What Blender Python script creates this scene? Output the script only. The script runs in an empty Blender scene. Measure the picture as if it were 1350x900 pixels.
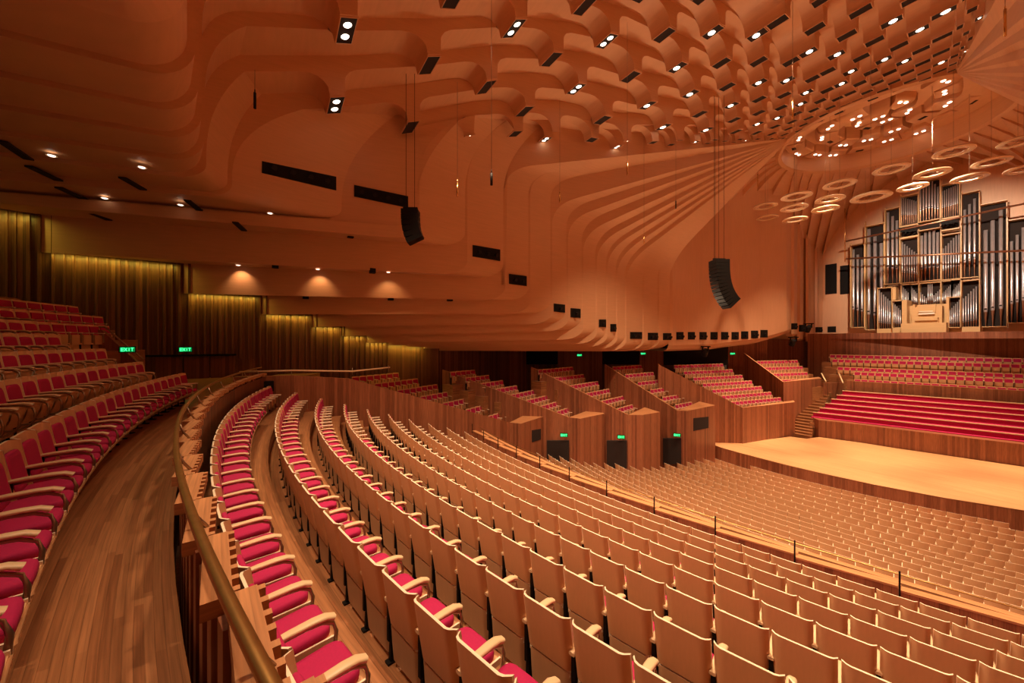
import bpy, math, random
import numpy as np
random.seed(7)
sc = bpy.context.scene
COL = sc.collection
# ---------------------------------------------------------------- camera, world, exposure
F = 490.0                      # focal length in pixels of the 1350 px wide frame
EYE = 11.0                     # eye height over the stalls floor datum
CA, SA = 0.5334, 0.8459
cam = bpy.data.cameras.new('camera'); cam.sensor_width = 36; cam.lens = F / 1350 * 36
cam.clip_start = 0.05; cam.clip_end = 300
co = bpy.data.objects.new('camera', cam); COL.objects.link(co)
co.location = (0, 0, EYE); co.rotation_euler = (math.radians(90), 0, math.atan2(SA, CA))
sc.camera = co
w = bpy.data.worlds.new('world'); sc.world = w; w.use_nodes = True
bg = w.node_tree.nodes['Background']; bg.inputs[0].default_value = (1.0, 0.50, 0.24, 1); bg.inputs[1].default_value = 0.05
vs = sc.view_settings; vs.view_transform = 'Standard'; vs.look = 'None'; vs.exposure = 0.1; vs.gamma = 1.0; vs.use_curve_mapping = False
LIGHTC = (1.0, 0.69, 0.43)
def lamp(kind, name, loc, energy, color=LIGHTC, size=0.3, spot=120, blend=0.6, target=None, sy=None):
    l = bpy.data.lights.new(name, kind); l.energy = energy; l.color = color
    if kind in ('SPOT', 'POINT'): l.shadow_soft_size = size
    if kind == 'SPOT': l.spot_size = math.radians(spot); l.spot_blend = blend
    if kind == 'AREA':
        l.size = size
        if sy: l.shape = 'RECTANGLE'; l.size_y = sy
    o = bpy.data.objects.new(name, l); COL.objects.link(o); o.location = loc
    if target is not None:
        import mathutils
        d = mathutils.Vector(target) - mathutils.Vector(loc)
        o.rotation_euler = d.to_track_quat('-Z', 'Y').to_euler()
    return o

# ---------------------------------------------------------------- coordinates
# hall frame: L = metres to the audience's left, A = metres towards the organ, z = metres above the eye
def W(L, A, z=0.0): return (-L, A, z + EYE)
def proj(L, A, z):
    d = SA * L + CA * A; X = -CA * L + SA * A
    return 675 + F * X / d, 450 - F * z / d, d
def bpd(px, py, d):
    X = (px - 675) / F * d
    return (-CA * X + SA * d, SA * X + CA * d, (450 - py) / F * d)
def bpz(px, py, z): return bpd(px, py, F * z / (450 - py))
def bpA(px, py, A):
    r = (px - 675) / F
    return bpd(px, py, A / (SA * r + CA))
def bpL(px, py, L):
    r = (px - 675) / F
    return bpd(px, py, L / (SA - CA * r))

# ---------------------------------------------------------------- materials
def newmat(name):
    m = bpy.data.materials.new(name); m.use_nodes = True
    return m, m.node_tree.nodes, m.node_tree.links, m.node_tree.nodes['Principled BSDF']
def plain(name, col, rough=0.5, metal=0.0, emit=None, es=0.0, coat=0.0, noise=0.0, nscale=8):
    m, n, l, p = newmat(name)
    p.inputs['Base Color'].default_value = (*col, 1); p.inputs['Roughness'].default_value = rough; p.inputs['Metallic'].default_value = metal
    if emit: p.inputs['Emission Color'].default_value = (*emit, 1); p.inputs['Emission Strength'].default_value = es
    if coat: p.inputs['Coat Weight'].default_value = coat; p.inputs['Coat Roughness'].default_value = 0.2
    if noise:
        tc = n.new('ShaderNodeTexCoord'); nz = n.new('ShaderNodeTexNoise'); nz.inputs['Scale'].default_value = nscale; nz.inputs['Detail'].default_value = 4
        l.new(tc.outputs['Object'], nz.inputs['Vector'])
        mx = n.new('ShaderNodeMix'); mx.data_type = 'RGBA'
        mx.inputs['A'].default_value = (*[c * (1 - noise) for c in col], 1); mx.inputs['B'].default_value = (*[min(1, c * (1 + noise)) for c in col], 1)
        l.new(nz.outputs['Fac'], mx.inputs['Factor']); l.new(mx.outputs['Result'], p.inputs['Base Color'])
    return m
def boards(name, cols, width=0.12, rough=0.45, grain=0.25, groove=0.35, length=0.0, across='U', coat=0.0):
    """timber laid in boards; UV in metres, boards run along V (across='U')"""
    m, n, l, p = newmat(name)
    tc = n.new('ShaderNodeUVMap'); sx = n.new('ShaderNodeSeparateXYZ'); l.new(tc.outputs[0], sx.inputs[0])
    a, b = ('X', 'Y') if across == 'U' else ('Y', 'X')
    dv = n.new('ShaderNodeMath'); dv.operation = 'DIVIDE'; dv.inputs[1].default_value = width; l.new(sx.outputs[a], dv.inputs[0])
    fl = n.new('ShaderNodeMath'); fl.operation = 'FLOOR'; l.new(dv.outputs[0], fl.inputs[0])
    fr = n.new('ShaderNodeMath'); fr.operation = 'FRACT'; l.new(dv.outputs[0], fr.inputs[0])
    cmb = n.new('ShaderNodeCombineXYZ'); l.new(fl.outputs[0], cmb.inputs[0])
    if length:
        w0 = n.new('ShaderNodeTexWhiteNoise'); w0.noise_dimensions = '1D'; l.new(fl.outputs[0], w0.inputs['W'])
        ad = n.new('ShaderNodeMath'); ad.operation = 'MULTIPLY_ADD'; ad.inputs[1].default_value = 1 / length; l.new(sx.outputs[b], ad.inputs[0]); l.new(w0.outputs['Value'], ad.inputs[2])
        f2 = n.new('ShaderNodeMath'); f2.operation = 'FLOOR'; l.new(ad.outputs[0], f2.inputs[0]); l.new(f2.outputs[0], cmb.inputs[1])
    wn = n.new('ShaderNodeTexWhiteNoise'); wn.noise_dimensions = '3D'; l.new(cmb.outputs[0], wn.inputs['Vector'])
    cr = n.new('ShaderNodeValToRGB'); cr.color_ramp.elements[0].color = (*cols[0], 1); cr.color_ramp.elements[1].color = (*cols[-1], 1)
    for i, c in enumerate(cols[1:-1]):
        e = cr.color_ramp.elements.new((i + 1) / (len(cols) - 1)); e.color = (*c, 1)
    l.new(wn.outputs['Value'], cr.inputs[0])
    mp = n.new('ShaderNodeMapping'); mp.inputs['Scale'].default_value = (40, 1.6, 1) if across == 'U' else (1.6, 40, 1); l.new(tc.outputs[0], mp.inputs[0])
    nz = n.new('ShaderNodeTexNoise'); nz.inputs['Scale'].default_value = 1; nz.inputs['Detail'].default_value = 5; l.new(mp.outputs[0], nz.inputs['Vector'])
    mr = n.new('ShaderNodeMapRange'); mr.inputs['From Min'].default_value = .3; mr.inputs['From Max'].default_value = .7; mr.inputs['To Min'].default_value = 1 - grain; mr.inputs['To Max'].default_value = 1 + grain; l.new(nz.outputs['Fac'], mr.inputs['Value'])
    g = n.new('ShaderNodeMath'); g.operation = 'COMPARE'; g.inputs[1].default_value = 0.0; g.inputs[2].default_value = 0.07; l.new(fr.outputs[0], g.inputs[0])
    g2 = n.new('ShaderNodeMath'); g2.operation = 'MULTIPLY_ADD'; g2.inputs[1].default_value = -groove; g2.inputs[2].default_value = 1; l.new(g.outputs[0], g2.inputs[0])
    m1 = n.new('ShaderNodeMath'); m1.operation = 'MULTIPLY'; l.new(mr.outputs[0], m1.inputs[0]); l.new(g2.outputs[0], m1.inputs[1])
    vm = n.new('ShaderNodeVectorMath'); vm.operation = 'SCALE'; l.new(cr.outputs['Color'], vm.inputs[0]); l.new(m1.outputs[0], vm.inputs['Scale'])
    l.new(vm.outputs[0], p.inputs['Base Color']); p.inputs['Roughness'].default_value = rough
    if coat: p.inputs['Coat Weight'].default_value = coat; p.inputs['Coat Roughness'].default_value = 0.25
    return m
def ply(name, col, rough=0.5, amt=0.07, scale=(0.5, 0.5, 9)):
    m, n, l, p = newmat(name)
    tc = n.new('ShaderNodeTexCoord'); mp = n.new('ShaderNodeMapping'); mp.inputs['Scale'].default_value = scale; l.new(tc.outputs['Object'], mp.inputs[0])
    nz = n.new('ShaderNodeTexNoise'); nz.inputs['Scale'].default_value = 1.5; nz.inputs['Detail'].default_value = 6; l.new(mp.outputs[0], nz.inputs['Vector'])
    mx = n.new('ShaderNodeMix'); mx.data_type = 'RGBA'
    mx.inputs['A'].default_value = (*[c * (1 - amt * 1.6) for c in col], 1); mx.inputs['B'].default_value = (*[min(1, c * (1 + amt * 1.4)) for c in col], 1)
    l.new(nz.outputs['Fac'], mx.inputs['Factor']); l.new(mx.outputs['Result'], p.inputs['Base Color']); p.inputs['Roughness'].default_value = rough
    return m
M = {}
M['ply'] = ply('birch_plywood', (0.70, 0.40, 0.215))
M['plywall'] = ply('wall_plywood', (0.72, 0.41, 0.23), scale=(6, 6, 0.4))
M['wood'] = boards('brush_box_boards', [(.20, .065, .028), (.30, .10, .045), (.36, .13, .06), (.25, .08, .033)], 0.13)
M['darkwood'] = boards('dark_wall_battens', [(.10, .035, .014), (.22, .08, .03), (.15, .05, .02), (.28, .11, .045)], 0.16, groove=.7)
M['floor'] = boards('brush_box_floor', [(.30, .115, .045), (.42, .18, .075), (.36, .15, .06), (.26, .10, .04)], 0.085, rough=.32, length=1.6, across='V', coat=.15)
M['stage'] = boards('stage_floor_boards', [(.66, .34, .15), (.78, .43, .20), (.72, .38, .17)], 0.11, rough=.3, groove=.12, grain=.1, length=3.0, across='U')
M['capwood'] = boards('parapet_cap_timber', [(.46, .20, .085), (.60, .28, .12), (.40, .165, .07)], 0.045, rough=.4, groove=.15, across='V')
M['shell'] = ply('seat_shell_birch', (0.76, 0.45, 0.23), rough=.42, amt=.05, scale=(18, 18, 2))
M['edge'] = plain('seat_edge_laminate', (0.95, 0.80, 0.58), rough=.35)
M['arm'] = plain('armrest_birch', (0.80, 0.58, 0.34), rough=.35, noise=.06)
M['red'] = plain('magenta_wool', (0.46, 0.006, 0.085), rough=.85, noise=.12, nscale=60)
M['metal'] = plain('bronze_bracket', (0.42, 0.31, 0.21), rough=.32, metal=.85)
M['black'] = plain('black_paint', (0.010, 0.008, 0.007), rough=.6)
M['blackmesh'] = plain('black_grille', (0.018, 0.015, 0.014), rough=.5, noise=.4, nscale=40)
for _k in ('black', 'blackmesh'): M[_k].node_tree.nodes['Principled BSDF'].inputs['Specular IOR Level'].default_value = .15
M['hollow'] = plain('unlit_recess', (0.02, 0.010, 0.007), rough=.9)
M['brass'] = plain('aged_brass', (0.52, 0.30, 0.10), rough=.34, metal=.9, noise=.2, nscale=14)
M['gold'] = plain('brass_tube', (0.75, 0.48, 0.18), rough=.25, metal=1)
M['lampglow'] = plain('lamp_lens', (1, .9, .8), emit=(1, .80, .62), es=6)
M['dimlamp'] = plain('small_downlight_lens', (1, .8, .6), emit=(1, .80, .62), es=2.5)
M['exit'] = plain('exit_green', (.0, .35, .1), emit=(.0, .5, .12), es=.35)
M['exitink'] = plain('exit_green_letters', (.1, .8, .3), emit=(.05, 1, .3), es=2.6)
M['tin'] = plain('tin_pipe_metal', (0.74, 0.70, 0.70), rough=.30, metal=.7, noise=.15, nscale=2)
M['copperfoot'] = plain('pipe_foot_metal', (0.50, 0.27, 0.16), rough=.35, metal=.9)
M['case'] = ply('organ_case_timber', (0.72, 0.45, 0.20), rough=.4)
M['wire'] = plain('steel_wire', (0.30, 0.2, 0.14), rough=.4, metal=.7)
def acrylic():
    m, n, l, p = newmat('clear_acrylic')
    p.inputs['Base Color'].default_value = (1, .78, .52, 1); p.inputs['Roughness'].default_value = .16; p.inputs['Transmission Weight'].default_value = .3; p.inputs['IOR'].default_value = 1.35
    p.inputs['Coat Weight'].default_value = .6; p.inputs['Coat Roughness'].default_value = .1
    return m
M['acrylic'] = acrylic()

# ---------------------------------------------------------------- mesh helpers
class MB:
    def __init__(s): s.v = []; s.f = []; s.uv = []; s.m = []; s.sm = []
    def face(s, idx, uv=None, m=0, sm=False):
        s.f.append(tuple(idx)); s.uv.append(uv if uv else [(0, 0)] * len(idx)); s.m.append(m); s.sm.append(sm)
    def pts(s, P): i = len(s.v); s.v.extend([tuple(p) for p in P]); return i
    def quad(s, a, b, c, d, m=0, uv=None):
        i = s.pts((a, b, c, d))
        if uv is None:
            A_, B_, D_ = np.array(a), np.array(b), np.array(d); lu = float(np.linalg.norm(B_ - A_)); lv = float(np.linalg.norm(D_ - A_))
            uv = [(0, 0), (lu, 0), (lu, lv), (0, lv)]
        s.face((i, i + 1, i + 2, i + 3), uv, m)
    def box(s, c, h, m=0, M3=None, taper=1.0):
        """c centre, h half sizes; M3 optional 3x3 rows = axes"""
        P = []
        for sz in (-1, 1):
            for sx, sy in ((-1, -1), (1, -1), (1, 1), (-1, 1)):
                k = taper if sz > 0 else 1
                q = np.array((sx * h[0] * k, sy * h[1] * k, sz * h[2]))
                if M3 is not None: q = q @ np.array(M3)
                P.append(tuple(np.array(c) + q))
        X, Y, Z = 2 * h[0], 2 * h[1], 2 * h[2]
        for idx, (a, b) in (((3, 2, 1, 0), (X, Y)), ((4, 5, 6, 7), (X, Y)), ((0, 1, 5, 4), (X, Z)), ((1, 2, 6, 5), (Y, Z)), ((2, 3, 7, 6), (X, Z)), ((3, 0, 4, 7), (Y, Z))):
            i = s.pts([P[k] for k in idx]); s.face((i, i + 1, i + 2, i + 3), [(0, 0), (a, 0), (a, b), (0, b)], m)
    def tube(s, path, r, n=8, m=0, closed=False, rz=None, caps=True):
        path = [np.array(p, float) for p in path]; k = len(path); rings = []
        for i, p in enumerate(path):
            if closed: t = path[(i + 1) % k] - path[i - 1]
            else: t = path[min(i + 1, k - 1)] - path[max(i - 1, 0)]
            t = t / (np.linalg.norm(t) + 1e-9)
            up = np.array((0, 0, 1.)) if abs(t[2]) < .95 else np.array((1., 0, 0))
            a = np.cross(t, up); a /= np.linalg.norm(a); b = np.cross(a, t)
            rr = r[i] if isinstance(r, (list, tuple)) else r
            rb = rr if rz is None else rz
            rings.append(s.pts([p + a * rr * math.cos(2 * math.pi * j / n) + b * rb * math.sin(2 * math.pi * j / n) for j in range(n)]))
        rng = range(k if closed else k - 1)
        for i in rng:
            A0, B0 = rings[i], rings[(i + 1) % k]
            for j in range(n):
                j2 = (j + 1) % n
                s.face((A0 + j, A0 + j2, B0 + j2, B0 + j), [(j * .05, i * .1), (j * .05 + .05, i * .1), (j * .05 + .05, i * .1 + .1), (j * .05, i * .1 + .1)], m, True)
        if caps and not closed:
            s.face(tuple(rings[0] + j for j in range(n))[::-1], None, m); s.face(tuple(rings[-1] + j for j in range(n)), None, m)
    def loft(s, rows, m=0, smooth=True, closed=False):
        """rows: list of equal-length polylines"""
        us = [0]
        for i in range(1, len(rows)):
            us.append(us[-1] + float(np.linalg.norm(np.array(rows[i][0]) - np.array(rows[i - 1][0]))))
        idx = [s.pts(r) for r in rows]; n = len(rows[0])
        vsl = [0]
        for j in range(1, n): vsl.append(vsl[-1] + float(np.linalg.norm(np.array(rows[0][j]) - np.array(rows[0][j - 1]))))
        for i in range(len(rows) - 1):
            for j in range(n - 1):
                s.face((idx[i] + j, idx[i + 1] + j, idx[i + 1] + j + 1, idx[i] + j + 1), [(us[i], vsl[j]), (us[i + 1], vsl[j]), (us[i + 1], vsl[j + 1]), (us[i], vsl[j + 1])], m, smooth)
    def prism(s, poly, z0, z1, m=0, mt=None):
        """poly [(L,A)], z0 bottom, z1 top in hall frame (scalar or list)"""
        n = len(poly); zt = z1 if isinstance(z1, (list, tuple)) else [z1] * n; zb = z0 if isinstance(z0, (list, tuple)) else [z0] * n
        u = 0
        for i in range(n):
            j = (i + 1) % n; ln = math.hypot(poly[j][0] - poly[i][0], poly[j][1] - poly[i][1])
            k = s.pts([W(*poly[i], zb[i]), W(*poly[j], zb[j]), W(*poly[j], zt[j]), W(*poly[i], zt[i])])
            s.face((k, k + 1, k + 2, k + 3), [(u, zb[i]), (u + ln, zb[j]), (u + ln, zt[j]), (u, zt[i])], m); u += ln
        k = s.pts([W(*poly[i], zt[i]) for i in range(n)]); s.face(tuple(range(k, k + n)), [(p[1], p[0]) for p in poly], m if mt is None else mt)
        k = s.pts([W(*poly[i], zb[i]) for i in range(n)]); s.face(tuple(range(k + n - 1, k - 1, -1)), [(p[1], p[0]) for p in poly][::-1], m)
    def wallpath(s, path, zb, zt, th, m=0, mt=None):
        """thick wall along an open path"""
        n = len(path); P = [np.array(p, float) for p in path]; O = []
        for i in range(n):
            t = P[min(i + 1, n - 1)] - P[max(i - 1, 0)]; t /= np.linalg.norm(t); O.append(P[i] + np.array((-t[1], t[0])) * th)
        zt = zt if isinstance(zt, (list, tuple)) else [zt] * n; zb = zb if isinstance(zb, (list, tuple)) else [zb] * n
        u = 0
        for i in range(n - 1):
            ln = float(np.linalg.norm(P[i + 1] - P[i]))
            for Q, fl in ((P, 1), (O, -1)):
                k = s.pts([W(*Q[i], zb[i]), W(*Q[i + 1], zb[i + 1]), W(*Q[i + 1], zt[i + 1]), W(*Q[i], zt[i])])
                s.face((k, k + 1, k + 2, k + 3)[::fl], [(u, zb[i]), (u + ln, zb[i + 1]), (u + ln, zt[i + 1]), (u, zt[i])][::fl], m)
            for zz, mm in ((zt, m if mt is None else mt), (zb, m)):
                k = s.pts([W(*P[i], zz[i]), W(*P[i + 1], zz[i + 1]), W(*O[i + 1], zz[i + 1]), W(*O[i], zz[i])])
                s.face((k, k + 1, k + 2, k + 3), [(u, 0), (u + ln, 0), (u + ln, abs(th)), (u, abs(th))], mm)
            u += ln
        for i in (0, n - 1):
            k = s.pts([W(*P[i], zb[i]), W(*O[i], zb[i]), W(*O[i], zt[i]), W(*P[i], zt[i])]); s.face((k, k + 1, k + 2, k + 3), [(0, 0), (abs(th), 0), (abs(th), 3), (0, 3)], m)
    def mesh(s, name, mats):
        me = bpy.data.meshes.new(name); me.from_pydata(s.v, [], s.f)
        for x in mats: me.materials.append(x)
        me.polygons.foreach_set('material_index', s.m); me.polygons.foreach_set('use_smooth', s.sm)
        uvl = me.uv_layers.new(name='UVMap'); flat = [c for f in s.uv for q in f for c in q]; uvl.data.foreach_set('uv', flat)
        me.update(); return me
    def build(s, name, mats, parent=None, loc=None):
        if not isinstance(mats, (list, tuple)): mats = [mats]
        o = bpy.data.objects.new(name, s.mesh(name, mats)); COL.objects.link(o)
        if parent: o.parent = parent
        if loc: o.location = loc
        return o
def tag(o, label=None, cat=None, group=None, kind=None):
    if label: o['label'] = label
    if cat: o['category'] = cat
    if group: o['group'] = group
    if kind: o['kind'] = kind
    return o
def empty(name, loc=(0, 0, 0), rz=0, label=None, cat=None, group=None, kind=None):
    o = bpy.data.objects.new(name, None); COL.objects.link(o); o.location = loc; o.rotation_euler = (0, 0, rz); o.empty_display_size = .1
    return tag(o, label, cat, group, kind)
def keep_world(o, parent):
    """parent o (whose mesh is in world coordinates) to an empty standing at parent.location"""
    o.parent = parent; import mathutils
    o.matrix_parent_inverse = mathutils.Matrix.LocRotScale(parent.location, parent.rotation_euler, None).inverted()
    return o
def struct(name, mb, mats): return tag(mb.build(name, mats), kind='structure')
ONES = ['', 'first', 'second', 'third', 'fourth', 'fifth', 'sixth', 'seventh', 'eighth', 'ninth', 'tenth', 'eleventh', 'twelfth', 'thirteenth', 'fourteenth', 'fifteenth', 'sixteenth', 'seventeenth', 'eighteenth', 'nineteenth']
TENS = {2: ('twentieth', 'twenty'), 3: ('thirtieth', 'thirty'), 4: ('fortieth', 'forty'), 5: ('fiftieth', 'fifty'), 6: ('sixtieth', 'sixty')}
def ordinal(n):
    if n < 20: return ONES[n]
    t, o = divmod(n, 10); return TENS[t][0] if o == 0 else TENS[t][1] + '-' + ONES[o]

# ================================================================ CEILING OF RADIAL RIBS
L0 = 10.8; AF = 41.6; HF = 5.16; ZF = 19.45; TF = 0.2
# boundary planes on the audience's left: (P0L, t) ; L = P0L + t * s , A = AF - s
def plane_u(u): return (L0 + HF * u, TF * u)
def plane_t(t): return (L0 + HF, t)
def solve_s(pl, px):
    r = (px - 675) / F; P0, t = pl; ra = (SA * r + CA); rl = (SA - CA * r)
    d = (P0 + t * AF) / (rl + t * ra); return AF - ra * d, d
def on(pl, px, py):
    s_, d = solve_s(pl, px); return s_, (450 - py) / F * d
# --- rear ribs 0..7 have coffers; ribs 8.. fan from the focus
LW = [(25.4, -14), (26.0, -9), (26.5, -5.2), (26.5, 0), (26.8, 3), (27.7, 7), (28.6, 11), (31, 16), (34, 22), (34.5, 30), (34.5, 40), (31, 52)]  # outer battened wall in plan
def wall_hit(pl):
    P0, t = pl
    best = 50.0
    for (l1, a1), (l2, a2) in zip(LW[:-1], LW[1:]):
        # L = P0+t(AF-A)
        f1 = l1 - (P0 + t * (AF - a1)); f2 = l2 - (P0 + t * (AF - a2))
        if f1 * f2 <= 0 and f1 != f2:
            k = f1 / (f1 - f2); return AF - (a1 + k * (a2 - a1))
    return 54.0
RIB = {}
DU = 0.13
for j in range(0, 8):
    pl = plane_u(DU * j)
    if j <= 5: nose = [(213, 42), (213, 102), (230, 148), (240, 185), (250, 213), (267, 237)][j]; sf = [43.8, 44.2, 44.3, 44.5, 44.6, 44.5][j]
    sfx = {0: 243, 1: 258, 2: 262, 3: 266, 4: 270, 5: 306, 6: 453, 7: 553}
    RIB[j] = dict(pl=pl, zn=6.68, zw=6.35)
    s_, d = solve_s(pl, sfx[j]); RIB[j]['sf'] = s_
RIB[5]['sf'] = solve_s(RIB[5]['pl'], 272)[0]
RIB[6].update(sf=solve_s(RIB[6]['pl'], 306)[0], zn=6.6, zw=6.1); RIB[7].update(zn=6.6, zw=5.9)
# rib j's near edge is where the face of rib j begins; its far edge belongs to plane j+1
edge_px = {7: (455, 6.55, 5.95), 8: (553, 6.0, 5.7), 9: (616, 4.3, 4.1), 10: (666, 2.85, 2.6), 11: (699, 2.0, 1.6), 12: (728, 1.3, .92), 13: (749, .8, .35),
           14: (769, .15, -.11), 15: (787, -.2, -.28), 16: (801, -.45, -.41), 17: (814, -.65, -.55), 18: (826, -.86, -.75), 19: (849, -.88, -.8), 20: (869, -.88, -.8), 21: (887, -.88, -.8)}
corner = {8: (553, 196), 9: (619, 212), 10: (667, 222), 11: (701, 231), 12: (728, 270), 13: (749, 289), 14: (769, 307), 15: (787, 320), 16: (802, 329), 17: (814, 338), 18: (827, 347), 19: (850, 343), 20: (870, 339), 21: (888, 333)}
for j, (x, zn, zw) in edge_px.items():
    if j == 7: pl = plane_u(DU * 7)
    else:
        # plane through the focus and the point of the face line (L about 22.3) seen at x
        Lf = {8: 21.6, 9: 22.1}.get(j, 22.4)
        r = (x - 675) / F; d = Lf / (SA - CA * r); A = (SA * r + CA) * d
        pl = (L0 + HF, (Lf - L0 - HF) / (AF - A))
    RIB[j] = dict(pl=pl, zn=zn, zw=zw, sf=solve_s(pl, x)[0])
for j in corner:
    s_, z_ = on(RIB[j]['pl'], *corner[j]); RIB[j]['zc'] = z_
for j in range(0, 8): RIB[j]['zc'] = [13, 13, 12.8, 12.2, 11.0, 9.3, 9.3, 9.6][j]
def lerp(x, xs, ys): return float(np.interp(x, xs, ys))
def drop(s, u):
    return lerp(s, [0, 10, 19, 25, 28, 31, 35, 39, 44], [0, .3, .5, .9, 1.5, 2.4, 4.1, 5.6, 7.2]) + 4.2 * min(1, s / 20) * u * u
BOX = {1: [1.2, 2.8, 4.6, 6.9, 9.9, 13.8, 19.0, 25.0, 31.1, 38.9], 0: [2.0, 3.7, 5.7, 8.3, 11.7, 16.2, 21.8, 27.8, 34.9]}
def toothy(s, par, u, smax):
    """underside height of a coffered rib at distance s; teeth hang towards the crown side of every box"""
    zv = ZF - drop(s, u); B = [b for b in BOX[par] if b < smax]
    # box b occupies [b, b+lb]; the run behind it (larger s) starts there
    nxt = None
    for i, b in enumerate(B):
        sp = (B[i + 1] - b) if i + 1 < len(B) else 5.0
        pv = b - (B[i - 1] if i else 0)
        h = min(1.15, .30 * max(sp, 1.5)) ; lb = min(.62, .26 * sp)
        if s < b - 1e-6: continue
        if i + 1 < len(B) and s >= B[i + 1] - 1e-6: continue
        q = s - b
        if q <= lb: return zv - 0.0
        # quarter curve up from the box to the run, then flat
        cr = min(1.3, .30 * sp); k = min(1, (q - lb) / cr)
        z_ = zv + h * math.sqrt(max(0, 1 - (1 - k) ** 2))
        rf = min(.5, .12 * sp); e = (B[i + 1] - s) if i + 1 < len(B) else 9
        if e < rf: z_ -= (rf - math.sqrt(max(0, rf * rf - (rf - e) ** 2))) * 1.0
        return z_
    return zv + .3
SAMP = set()
for par in (0, 1):
    for i, b in enumerate(BOX[par]):
        sp = (BOX[par][i + 1] - b) if i + 1 < len(BOX[par]) else 5.0
        lb = min(.62, .26 * sp); cr = min(1.3, .30 * sp)
        pv_ = (b - BOX[par][i - 1]) if i else 1; rf = min(.5, .12 * pv_); SAMP |= {b - .015, b - rf * .12, b - rf * .4, b - rf, b, b + lb} | {b + lb + cr * k for k in (.07, .2, .4, .65, 1)}
SAMP |= {0.0, .6} | {float(x) for x in np.arange(40, 46, .8)}
SAMP = sorted(SAMP)
def arc(c, r, a0, a1, n=7): return [(c[0] + r * math.cos(a0 + (a1 - a0) * i / n), c[1] + r * math.sin(a0 + (a1 - a0) * i / n)) for i in range(n + 1)]
def profile(kind, sf, zc, zn, zw, sw, par=0, u=0, bw=1.3, hx=1.7, rL=1.0):
    P = []
    if kind == 'coffer':
        lim = sf - bw
        P += [(min(s, lim), toothy(min(s, lim), par, u, lim - 1.2)) for s in SAMP]
        z1 = toothy(lim, par, u, lim - 1.2)
    else:
        lim = sf - 2.0
        sl = (zc - ZF) / sf
        P += [(lim * k, ZF + sl * lim * k) for k in (0.02, .2, .4, .6, .8, 1)]; z1 = ZF + sl * lim
    # upper bend: quadratic curve to the face
    zc2 = min(z1 - .15, zc) if kind == 'coffer' else zc
    B0, B1, B2 = (lim, z1), (sf, zc2 + (z1 - zc2) * .3 if kind == 'coffer' else zc), (sf, zc2 - 1.5)
    for i in range(1, 9):
        k = i / 8; P.append(tuple((1 - k) ** 2 * B0[a] + 2 * k * (1 - k) * B1[a] + k * k * B2[a] for a in (0, 1)))
    rL = min(rL, (zc2 - 1.5 - zn) * .6)
    P += arc((sf + rL * 1.6, zn + rL), rL, math.pi, 1.5 * math.pi, 8)[0:0]
    for i in range(0, 9):
        a = math.pi + i / 8 * math.pi / 2; P.append((sf + rL * hx + rL * hx * math.cos(a), zn + rL + rL * math.sin(a)))
    s3 = P[-1][0]
    for k in (.33, .66, 1): P.append((s3 + (sw - s3) * k, zn + (zw - zn) * k))
    return P
def to3(pl, P, mirror=False):
    out = []
    for s, z in P:
        L = pl[0] + pl[1] * s; A = AF - s
        if mirror: L = 2 * L0 - L
        out.append(W(L, A, z))
    return out
def rib_curves(j):
    R0, R1 = RIB[j], RIB[j + 1]; u = min(.965, DU * (j + .5)); kind = 'coffer' if j < 10 else 'fan'
    if j in (6, 7): pass
    a = profile(kind, R0['sf'], R0['zc'], R0['zn'], R0['zw'], wall_hit(R0['pl']), j % 2, u, 2.8 if j >= 6 else 1.3, 1.0 if j <= 4 else 1.7)
    st = .15 if j < 8 else .12; sfo = R1['sf'] + st + .02
    b = profile(kind, sfo, R0['zc'], R0['zn'] + st, R0['zw'] + st, wall_hit(R1['pl']), j % 2, u, 2.8 if j >= 6 else 1.3, 1.0 if j <= 4 else 1.7)
    return a, b
NC = {}
for mirror in (False, True):
    prevO = None
    for j in range(0, 21):
        a, b = rib_curves(j)
        R0, R1 = RIB[j], RIB[j + 1]
        mb = MB()
        mb.loft([to3(R0['pl'], a, mirror), to3(R1['pl'], b, mirror)], 0, True)
        NC[j] = (a, b)
        # flat shading at the sharp teeth is wanted
        if prevO is not None:
            if j != 10:
                n = min(len(a), len(prevO)); A3 = to3(R0['pl'], a, mirror); B3 = to3(R0['pl'], prevO, mirror)
                for i in range(n - 1): mb.quad(A3[i], A3[i + 1], B3[i + 1], B3[i], 0)
            else:
                # coffered curve above, fan curve below: fill by height
                fs = [p for p in a[:15]]
                pa = [p for p in a if p[0] <= RIB[10]['sf'] + .01][:14]; pb = [p for p in prevO if p[0] <= RIB[10]['sf'] + .2][:len(SAMP) + 8]
                ss = sorted({p[0] for p in pb})
                za = np.interp(ss, [p[0] for p in pa], [p[1] for p in pa]); xb = [p[0] for p in pb]
                zb_ = np.interp(ss, xb, [p[1] for p in pb])
                A3 = to3(R0['pl'], list(zip(ss, za)), mirror); B3 = to3(R0['pl'], list(zip(ss, zb_)), mirror)
                for i in range(len(ss) - 1): mb.quad(A3[i], A3[i + 1], B3[i + 1], B3[i], 0)
                ta = a[14:]; tb = prevO[len(SAMP) + 8:]
                n = min(len(ta), len(tb)); A3 = to3(R0['pl'], ta[-n:], mirror); B3 = to3(R0['pl'], tb[-n:], mirror)
                for i in range(n - 1): mb.quad(A3[i], A3[i + 1], B3[i + 1], B3[i], 0)
                q4 = to3(R0['pl'], [(R0['sf'], 4), (R0['sf'] + .3, 4), (R0['sf'] + .3, 12.5), (R0['sf'] - .2, 12.5)], mirror); mb.quad(*q4)
        prevO = b
        o = mb.build('ceiling', [M['ply']]); tag(o, kind='structure')
        # split sharp corners: keep curved bends smooth only
        me = o.data
        me.set_sharp_from_angle(angle=math.radians(38))

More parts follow.
